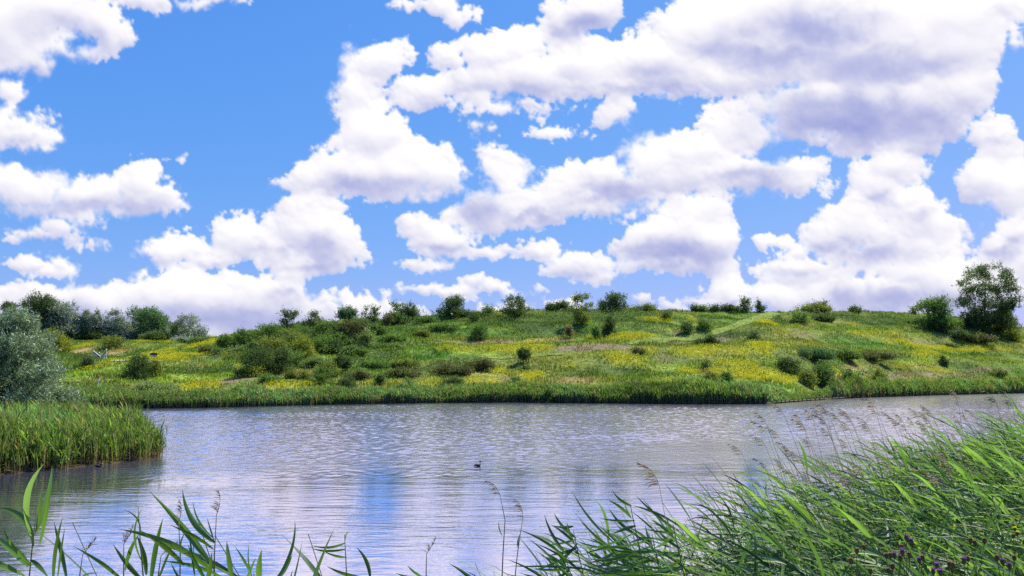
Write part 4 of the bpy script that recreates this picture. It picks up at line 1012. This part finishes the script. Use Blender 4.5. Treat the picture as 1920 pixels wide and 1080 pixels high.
# ---------------------------------------------------------------- reeds close by
WIND = np.array([-1.0, .12, 0.])
def leaf_pts(base, d0, length, droop, n=7):
    p = np.array(base, float); d = np.array(d0, float); d /= np.linalg.norm(d); out = [p.copy()]
    for i in range(n - 1):
        d = d + np.array([0, 0, -droop * (.4 + i / n)]) + WIND * .05; d /= np.linalg.norm(d)
        p = p + d * length / (n - 1); out.append(p.copy())
    return np.array(out)
LW = np.array([.4, .8, 1.0, .95, .72, .4, .03])
def reed_leaf_col(r):
    g = np.array([(.08, .155, .05), (.11, .205, .06), (.15, .245, .07), (.12, .195, .125), (.055, .11, .045), (.045, .09, .04)][r.integers(6)]) * r.uniform(.75, 1.35)
    if r.random() < .04: g = np.array((.34, .27, .15)) * r.uniform(.7, 1.2)
    return g * 1.18
def reed_shape(r, H=2.3, lean=.28, fresh=True, head=None, nleaf=9):
    """-> stem (pts), leaves [(pts, width, side, colour)], plume or None"""
    az = r.normal(0, .35); ld = np.array([-math.cos(az), math.sin(az) * .6, 0]); s = np.linspace(0, 1, 9)
    L = lean * r.uniform(.5, 1.35)
    st = np.stack([ld[0] * L * H * s ** 1.7, ld[1] * L * H * s ** 1.7, H * (s - .12 * L * s ** 2)], 1)
    lv = []
    for k in range(nleaf):
        t = .28 + .7 * (k + r.uniform(-.3, .3)) / nleaf; i = t * 8; b = np.array([np.interp(i, range(9), st[:, j]) for j in range(3)])
        side = 1 if k % 2 else -1
        d = WIND * r.uniform(.7, 1.4) + np.array([0, side * r.uniform(.0, .7), r.uniform(-.1, 1.0)]) + r.normal(0, .16, 3)
        if r.random() < .1: d[0] = abs(d[0]) * .5; d[2] += .4
        if k >= nleaf - 1: d[2] += .8
        ln = r.uniform(.36, .62) * (1.1 - .3 * abs(t - .6)); p = leaf_pts(b, d, ln, r.uniform(.0, .22))
        tn = p[1] - p[0]; sd = np.cross(tn, np.array([r.normal(0, .5), r.normal(0, .5), 1.])); sd /= np.linalg.norm(sd)
        sds = np.stack([sd * math.cos(a) + np.cross(tn / np.linalg.norm(tn), sd) * math.sin(a) for a in np.linspace(0, r.uniform(-1.2, 1.2), 7)])
        lv.append((p, LW * r.uniform(.010, .018), sds, reed_leaf_col(r)))
    return st, lv
def plume_mb(r, tip, d, size=.22, c=(.30, .19, .17)):
    """feathery nodding seed head"""
    m = MB(); tip = np.array(tip, float); d = np.array(d, float); d /= np.linalg.norm(d)
    ax = [tip]; dd = d.copy()
    for i in range(6): dd = dd + WIND * .13 + np.array([0, 0, -.05 * i]); dd /= np.linalg.norm(dd); ax.append(ax[-1] + dd * size / 6)
    ax = np.array(ax); m.tube(ax, [.0022, .002, .0018, .0015, .0012, .001, .0006], c, 3)
    for k in range(34):
        t = r.uniform(.05, .95) * 6; b = np.array([np.interp(t, range(7), ax[:, j]) for j in range(3)])
        e = dd * .8 + WIND * r.uniform(.2, .8) + r.normal(0, .3, 3) + np.array([0, 0, -.1]); e /= np.linalg.norm(e); l = size * r.uniform(.2, .5) * (1.15 - t / 8)
        p = np.array([b, b + e * l * .5, b + e * l + np.array([0, 0, -.18 * l])]); sd = np.cross(e, r.normal(size=3)); sd /= np.linalg.norm(sd)
        m.strip(p, np.array([.0012, .003, .0008]) * size / .2, sd, np.array(c) * r.uniform(.6, 1.3))
    return m
STC = (.13, .17, .05); DRY = (.42, .35, .26)
def reed_object(r, H, lean=.28, nleaf=8, head=False, dry=False, lab=None, grp=None, loc=(0, 0, 0), headc=(.30, .19, .17), hs=.22):
    root = empty('reed', loc); tag(root, lab, 'reed', grp)
    st, lv = reed_shape(r, H, lean, nleaf=nleaf)
    m = MB(); k = np.linspace(0, 1, 9)[:, None]
    m.tube(st, np.linspace(.0045, .0022, 9), (np.array(DRY) if dry else np.array(DRY) * (1 - k) ** 3 + np.array(STC) * (1 - (1 - k) ** 3)) * r.uniform(.8, 1.2), 4); m.build('stem', M_REED, root)
    for p, w_, sd, c in lv:
        if not dry and c[0] > c[1]: c = np.array((.11, .2, .06))
        if dry: c = np.array(DRY) * r.uniform(.6, 1.1); w_ = w_ * .6
        m = MB(); m.strip(p, w_, sd, c); m.build('leaf', M_REED, root)
    if head: plume_mb(r, st[-1], st[-1] - st[-2], hs, headc).build('seed_head', M_REED, root)
    return root
def copy_reed(o, loc, rz, s, lab, grp):
    c = o.copy(); COL.objects.link(c); c.location = loc; c.rotation_euler = (0, 0, rz); c.scale = (s, s, s)
    c['label'] = lab; c['group'] = grp
    for ch in list(o.children):
        d = ch.copy(); COL.objects.link(d); d.parent = c
    return c
GREED = 'leafy green reeds of the bed at the lower right'
LREED = 'leafy green reed leaning left in the wind in the bed at the lower right'
rr = np.random.default_rng(5)
protos = [reed_object(rr, 2.25 * rr.uniform(.92, 1.06), .30, rr.integers(7, 9), lab=LREED, grp=GREED) for _ in range(10)]

# where they root: the near bed, the right-hand side of the near bank
def bed_points(n, seed):
    g = np.random.default_rng(seed); y = g.uniform(3.2, 19, n); x = g.uniform(-1, 16, n)
    sd = poly_sd(x, y, NEAR); k = (sd > .15) & (x / y < .95) & (x > -.25 + np.clip(6.5 - y, 0, 9) * .12)
    k &= ~((y < 4.6) & (x < 1.2)); x, y, sd = x[k], y[k], sd[k]
    return x, y, sd
x, y, sd = bed_points(11500, 21)
o = np.argsort(y + x * .0 + rng.uniform(0, 1.2, len(x))); x, y, sd = x[o], y[o], sd[o]
z = ground(x, y)
vis = (x / y < .74)
NI = 250; used = 0; ids = []
for i in range(len(x)):
    if not vis[i]: continue
    if rr.random() < .42:
        ids.append(i)
        if len(ids) >= NI: break
first = dict()
for k, i in enumerate(ids):
    p = protos[k % 10]; loc = (x[i], y[i], z[i] - .03); rz = rr.normal(0, .22); s = rr.uniform(.86, 1.08) * (.82 + .18 * min(1, sd[i]))
    if k < 10: p.location = loc; p.rotation_euler = (0, 0, rz); p.scale = (s, s, s)
    else: copy_reed(p, loc, rz, s, LREED, GREED)
rest = np.setdiff1d(np.arange(len(x)), ids)
# the rest of the bed: one mass
VS, FS, CS, no = [], [], [], 0
lib = []
for _ in range(26):
    st, lv = reed_shape(rr, 2.25, .30, nleaf=9); m = MB(); k = np.linspace(0, 1, 9)[:, None]
    dead = rr.random() < .14
    m.tube(st, np.linspace(.0042, .0016, 9), (np.array(DRY) * .8 if dead else np.array(DRY) * (1 - k) ** 3 * .8 + np.array(STC) * (1 - (1 - k) ** 3)), 3, cap=False)
    for p, w_, s_, c in lv:
        if dead and rr.random() < .7: continue
        m.strip(p, w_, s_, c)
    lib.append((np.concatenate(m.v), np.array(m.f), np.concatenate(m.c)))
for i in rest:
    v, f, c = lib[rr.integers(len(lib))]; a = rr.normal(0, .25); s = rr.uniform(.8, 1.08) * (.82 + .18 * min(1, sd[i]))
    ca, sa = math.cos(a), math.sin(a); vv = v * s
    vv = np.stack([vv[:, 0] * ca - vv[:, 1] * sa + x[i], vv[:, 0] * sa + vv[:, 1] * ca + y[i], vv[:, 2] + z[i] - .03], 1)
    VS.append(vv); FS.append(f + no); CS.append(c * rr.uniform(.75, 1.2)); no += len(v)
tag(mesh_obj('reed_bed', np.concatenate(VS), np.concatenate(FS), M_REED, None, np.concatenate(CS)), 'dense mass of wind-swept green reeds at the lower right', 'reeds', kind='stuff')

# seed-headed reeds standing over the bed
GH = 'dry seed-headed reeds above the near bed'; LH = 'tall dry reed with a nodding purplish seed head above the near bed, against the water'
heads = [reed_object(rr, 2.9, .16, 2, True, True, LH, GH, headc=[(.34, .25, .27), (.29, .22, .24), (.38, .28, .29)][i % 3], hs=.24) for i in range(6)]
hp = [(1435,842),(1480,800),(1497,848),(1530,762),(1543,795),(1560,770),(1588,772),(1602,768),(1612,800),(1625,778),(1641,790),(1655,772),(1672,800),(1690,756),(1700,792),(1712,778),(1728,772),(1738,812),(1752,764),(1765,800),(1776,752),(1783,768),(1790,800),(1806,742),(1570,830),(1520,838),(1600,832),(1450,900),(1345,975),(1400,935),(1330,1010),(1425,955),(1660,838),(1720,842),(1640,850),(1500,905),(1560,880),(1475,870),(1820,800),(1850,830)]
hp += [(float(a), float(b)) for a, b in zip(rr.uniform(1480, 1880, 46), rr.uniform(775, 900, 46))]
for k, (px, py) in enumerate(hp):
    Y = float(np.interp(px, [1300, 1450, 1600, 1800, 1900], [8.2, 9.6, 11.2, 12.8, 13.4])) + rr.uniform(-.5, .9)
    if py > 850 and px > 1500: Y = rr.uniform(7, 10)
    u, t = rot_t(px, py); X = float(u) * Y; zt = EYE + float(t) * Y
    h = heads[k % 6]; s = 1.0; X += .30; zg = float(ground(X, Y)); s = max(.6, min(1.9, (zt - zg) / 2.92))
    if k < 6: h.location = (X, Y, zt - 2.92 * s); h.scale = (s, s, s)
    else: copy_reed(h, (X, Y, zt - 2.92 * s), rr.normal(0, .3), s, LH, GH)
reed = reed_object(rr, 2.9, .12, 5, True, False, 'left one of two tall fresh dark green seed heads near the right edge', 'fresh green seed heads near the right edge', headc=(.10, .12, .07), hs=.34)
u, t = rot_t(1884, 745); reed.location = (float(u) * 12 + .2, 12, EYE + float(t) * 12 - 2.95)
reed2 = copy_reed(reed, (float(u) * 12 + .42, 12.1, EYE + float(t) * 12 - 3.0), .2, 1, 'right one of two tall fresh dark green seed heads near the right edge', 'fresh green seed heads near the right edge')
u, t = rot_t(1253, 918); Y = 6.6
hd = reed_object(rr, 2.6, .10, 1, True, True, 'lone dry reed with a drooping brown seed head left of the bed, against the water', GH, (float(u) * Y + .2, Y, EYE + float(t) * Y - 2.55), (.24, .14, .12), .26)

# ---------------------------------------------------------------- single sprays in the foreground, left and centre
def spray(Y, stem, leaves, lab, head=None, col=(.09, .18, .03)):
    """stem and leaf lines given where they stand, Y metres off"""
    def W3(px, py, dy=0):
        u, t = rot_t(px, py); yy = Y + dy; return np.array([float(u) * yy, yy, EYE + float(t) * yy])
    b = W3(*stem[0]); foot = np.array([b[0] + .05, b[1] + .05, min(float(ground(b[0], b[1])) - .1, b[2] - .3)])
    root = empty('reed', foot); tag(root, lab, 'reed', 'single reeds in the foreground')
    pts = np.array([foot] + [foot * .5 + b * .5] + [W3(*p) for p in stem]) - foot
    n = len(pts); m = MB(); m.tube(pts, np.linspace(.0055, .0018, n) * min(1.2, Y / 3.6), STC if head is None or head == 'leafy' else (.2, .17, .09), 6); m.build('stem', M_REED, root, True)
    for i, (bx, by, tx, ty, wpx, arch) in enumerate(leaves):
        a = W3(bx, by); dy = rr.uniform(-.18, .18); e = W3(tx, ty, dy); s = np.linspace(0, 1, 11)[:, None]
        perp = np.array([-(e - a)[2], 0, (e - a)[0]]); P = a + (e - a) * s + perp * arch * 4 * s * (1 - s) + np.array([0, dy * .4, 0]) * s * (1 - s)
        d = np.gradient(P, axis=0); d /= np.linalg.norm(d, axis=1)[:, None]; sd = np.cross(d, [0, 1, 0]); sd /= np.linalg.norm(sd, axis=1)[:, None]
        tw = np.linspace(rr.uniform(-.5, .2), rr.uniform(.2, .9), 11)[:, None]; sd = sd * np.cos(tw) + np.cross(d, sd) * np.sin(tw)
        w = np.interp(s[:, 0], [0, .15, .45, .8, 1], [.35, .8, 1, .5, .02]) * wpx * .8 * Y / F / 2
        m = MB(); m.strip(P - foot, w, sd, np.array(col) * rr.uniform(.75, 1.35) * np.array([rr.uniform(.85, 1.15), 1, rr.uniform(.8, 1.9)])); m.build('leaf', M_REED, root, True)
    if head and head != 'leafy': plume_mb(rr, pts[-1], pts[-1] - pts[-2] - WIND * .1 if head == 'tight' else pts[-1] - pts[-2], .12 if head == 'tight' else .16, (.2, .14, .10)).build('seed_head', M_REED, root)
    return root
spray(3.0, [(52,1110),(60,1030),(70,950)], [(57,1005,82,870,15,.10),(68,995,98,872,12,-.05),(74,1020,95,905,9,-.03),(62,1025,-6,952,17,-.14),(54,1062,-14,1004,19,-.05),(48,1082,-20,1046,17,-.06),(60,1060,6,990,9,.04),(58,1050,96,1092,12,.06),(66,1000,78,915,10,-.04)], 'tallest broad-leaved reed at the lower left corner, its top leaves upright', 'leafy', (.12, .22, .055))
spray(3.3, [(112,1130),(112,1092)], [(126,1096,101,978,12,.03),(99,1096,118,968,9,.03),(107,1090,122,988,6,0)], 'pair of upright blades just right of the tallest lower-left reed')
spray(4.3, [(272,1120),(264,1030),(259,948)], [(262,1010,232,956,4,-.2),(270,1060,267,952,6,.12),(234,1070,262,1000,10,.05),(274,1078,256,1002,12,-.04),(268,1090,212,1020,11,.05)], 'thin-topped reed with a fine arching tip left of the long slanting leaves', 'leafy')
spray(4.0, [(398,1130),(372,1090)], [(400,1074,222,992,15,-.07),(345,1060,262,994,12,-.05),(420,1085,300,1052,9,-.05)], 'reed with the longest slanting leaf sweeping left at bottom left of centre', 'leafy')
spray(4.2, [(286,1130),(286,1096)], [(282,1095,306,970,13,.04),(240,1100,137,1024,9,-.05),(292,1100,330,1010,6,.03)], 'reed with one broad upright blade between slanting leaves at lower left', 'leafy')
spray(4.4, [(232,1120),(232,1058),(232,1020)], [], 'slim brown-tipped stalk at lower left, left of the broad upright blade', 'tight')
spray(4.4, [(337,1120),(338,1040),(335,978)], [(338,1030,350,995,4,.1)], 'straight stalk with a narrow purple spike left of the curved dark blade', 'tight')
spray(4.1, [(402,1120),(402,1040),(406,965)], [(402,1017,342,917,13,.12),(401,1010,362,940,5,.08),(400,1030,318,984,8,-.05),(402,1018,388,970,4,.02)], 'tall stalk with a narrow purple spike and a curved dark blade arching left of it', 'tight')
spray(4.3, [(146,1120),(150,1075),(155,1040)], [(150,1090,185,1075,5,.1)], 'short brown-tipped stalk right of the pair of upright blades', 'tight')
spray(4.3, [(292,1120),(298,1070),(302,1042)], [], 'short brown-tipped stalk right of the broad upright blade', 'tight')
spray(3.9, [(430,1130),(430,1100)], [(436,1096,425,1014,14,.02),(470,1078,440,1024,6,-.08),(392,1096,352,1020,9,.05),(385,1100,397,1035,11,-.04),(345,1100,320,1055,6,.03)], 'clump of short upright blades at the bottom, right of the curved dark blade', 'leafy')
spray(3.9, [(492,1130),(490,1098)], [(486,1096,491,1030,14,.02),(512,1096,553,974,8,-.10),(508,1096,548,1040,11,-.08),(460,1096,480,1045,7,.05),(480,1100,468,1015,4,.1)], 'reed with a curved blade tip bending right, rightmost of the lower-left group', 'leafy')
spray(5.2, [(652,1130),(649,1060),(646,1002)], [(647,1018,584,1022,6,.10),(648,1030,584,1028,6,.06),(650,1045,606,1033,6,.08),(692,1085,612,1061,9,.06),(694,1085,668,1026,9,-.1),(648,1012,655,995,3,.1)], 'small reed with three thin leaves pointing left, bottom left of centre', 'leafy')
spray(5.2, [(800,1120),(799,1070),(800,1038)], [(798,1084,764,1060,7,.12),(795,1082,742,1074,7,.08)], 'low spike with two leaves pointing left at the bottom centre', 'tight')
spray(6.0, [(940,1120),(943,1040),(947,975),(938,930)], [(942,1005,936,975,3,.1)], 'tall thin dry reed with a small hooked top at the bottom centre', 'loose')
spray(6.0, [(962,1120),(970,1040),(980,972)], [(972,1030,976,1000,4,.1)], 'dry reed with a feathery brown top right of the hooked thin one', 'loose')

CLC = [(.08, .165, .04), (.10, .20, .05), (.07, .14, .05), (.12, .2, .08)]
for k, (sx, sy, lab) in enumerate([(1182,938,'top sprig of the leafy clump at the bottom right of centre, two narrow leaves up'), (1222,990,'thick reed of the bottom clump, its leaves streaming far left'), (1075,985,'thin leaning reed left in the bottom clump right of centre'), (1150,1010,'low reed in the middle of the bottom clump right of centre'), (1262,975,'right-hand reed of the bottom clump, next to the bed'), (1062,1036,'small leftmost reed of the bottom clump right of centre'), (1195,1040,'short bushy reed at the foot of the bottom clump')]):
    lv = []
    for j in range(9):
        fy = sy + 12 + j * (1085 - sy) / 10 + rr.uniform(-16, 16); fx = sx + (fy - sy) * .22; ll = rr.uniform(60, 135) * (.6 + .06 * j)
        lv.append((fx, fy, fx - ll, fy - rr.uniform(-45, 70) * (1 if j else 1.5), rr.uniform(5, 8), -rr.uniform(.02, .09) * -1 * (-1 if rr.random() < .25 else 1)))
    lv.append((sx, sy + 30, sx - 12, sy - 6, 7, .04)); lv.append((sx + 2, sy + 34, sx - 44, sy - 2, 7, -.06))
    spray(5.6 + .35 * k % 1.4, [(sx + 48, 1130), (sx + (1075 - sy) * .2, 1075), (sx + 4, sy + 30), (sx, sy + 8)], lv, lab, 'leafy', CLC[k % 4])
GL = 'leafy reeds of the loose foreground clump'; LL = 'low leafy reed poking up in the loose clump along the bottom left edge'
for k in range(9):
    px = rr.uniform(150, 560); py = rr.uniform(1005, 1062); Y = rr.uniform(4.4, 6.0); u, t = rot_t(px, py); X = float(u) * Y; zt = EYE + float(t) * Y; zg = float(ground(X + .5, Y))
    s = min(1.6, max(.8, (zt - zg) / 2.2)); copy_reed(protos[k % 10], (X + .55 * s, Y, zt - 2.2 * s), rr.normal(0, .4), s, LL, GL)

# ---------------------------------------------------------------- knapweed and thistles at the foot of the bed
def thistle(px, py, Y, hd, lab, cat='flower', name='thistle', colf=(.24, .09, .42)):
    cx = np.mean([h[0] for h in hd]); u, t = rot_t(cx, max(h[1] for h in hd) + 60); yy = Y; b = np.array([float(u) * yy, yy, EYE + float(t) * yy])
    foot = np.array([b[0], b[1], float(ground(b[0], b[1]))]); root = empty(name, foot); tag(root, lab, cat, 'purple knapweed in the near reeds' if name == 'thistle' else None)
    m = MB(); m.tube([np.zeros(3), (b - foot) * .5 + .02, b - foot], [.004, .0035, .003], (.10, .13, .05), 5); m.build('stem', M_REED, root)
    for hx, hy, dead in hd:
        u, t = rot_t(hx, hy); y2 = Y + rr.uniform(-.12, .12); p = np.array([float(u) * y2, y2, EYE + float(t) * y2]) - foot
        m = MB(); m.tube([b - foot, (b - foot + p) / 2 + [0, 0, -.02], p], [.002, .0018, .0016], (.11, .14, .05), 4)
        q = p; m.tube([q + [0, 0, -.004], q + [0, 0, .004], q + [0, 0, .013], q + [0, 0, .017]], [.003, .009, .0095, .006], (.13, .10, .05), 8); m.build('bud', M_REED, root, True)
        m = MB()
        for k in range(34):
            a = k * 2.4; rad = .003 + .012 * (k / 34) ** .5; d = np.array([math.cos(a) * rad, math.sin(a) * rad, .010 + rr.uniform(0, .009)]) * (.5 if dead else .7)
            c = np.array((.30, .20, .15) if dead else colf) * rr.uniform(.7, 1.4)
            m.strip([q + [0, 0, .013], q + [0, 0, .013] + d * .6, q + [0, 0, .013] + d * 1.25], [.0012, .002, .0012], np.array([-math.sin(a), math.cos(a), 0]), c)
        m.build('flower_head', M_FLOWER, root)
TH = [([(1700,1013,0),(1709,1020,0),(1690,1030,1)], 'knapweed with two bright purple heads side by side, highest of the lower right flowers'),
 ([(1662,1046,1),(1670,1045,1),(1677,1046,0),(1688,1051,0),(1692,1040,0)], 'knapweed cluster mixing brown and purple heads, left of centre of the lower right flowers'),
 ([(1674,1066,1),(1666,1074,1)], 'withered knapweed with pinkish brown heads below the mixed cluster'),
 ([(1705,1044,1),(1724,1056,0),(1730,1050,1)], 'knapweed with one white-tufted dead head and a purple one right of the mixed cluster'),
 ([(1757,1065,0),(1750,1076,0),(1763,1078,0)], 'knapweed with three purple heads touching the bottom edge'),
 ([(1780,1062,1),(1787,1064,1)], 'withered knapweed with two pale fluffy heads'),
 ([(1808,1056,0),(1815,1052,1)], 'knapweed with a dull purple head right of the pale fluffy ones'),
 ([(1820,1018,1),(1828,1022,1),(1846,1018,1)], 'knapweed with pink-brown heads nearer the right edge'),
 ([(1607,1037,1),(1596,1056,1)], 'withered knapweed with two small brown heads, leftmost of the flowers'),
 ([(1620,1030,1),(1632,1075,1)], 'tiny greenish knapweed bud beside the leftmost withered one'),
 ([(1880,1058,0),(1893,1066,0),(1870,1050,1),(1902,1050,1)], 'knapweed with mauve heads in the lower right corner')]
for hd_, lab in TH: thistle(0, 0, 3.55, hd_, lab)
thistle(0, 0, 5.2, [(1903,995,0),(1908,1003,0),(1900,1008,0)], 'yellow-flowered stem at the right edge among the reeds', name='yellow_flower', colf=(.7, .55, .02))
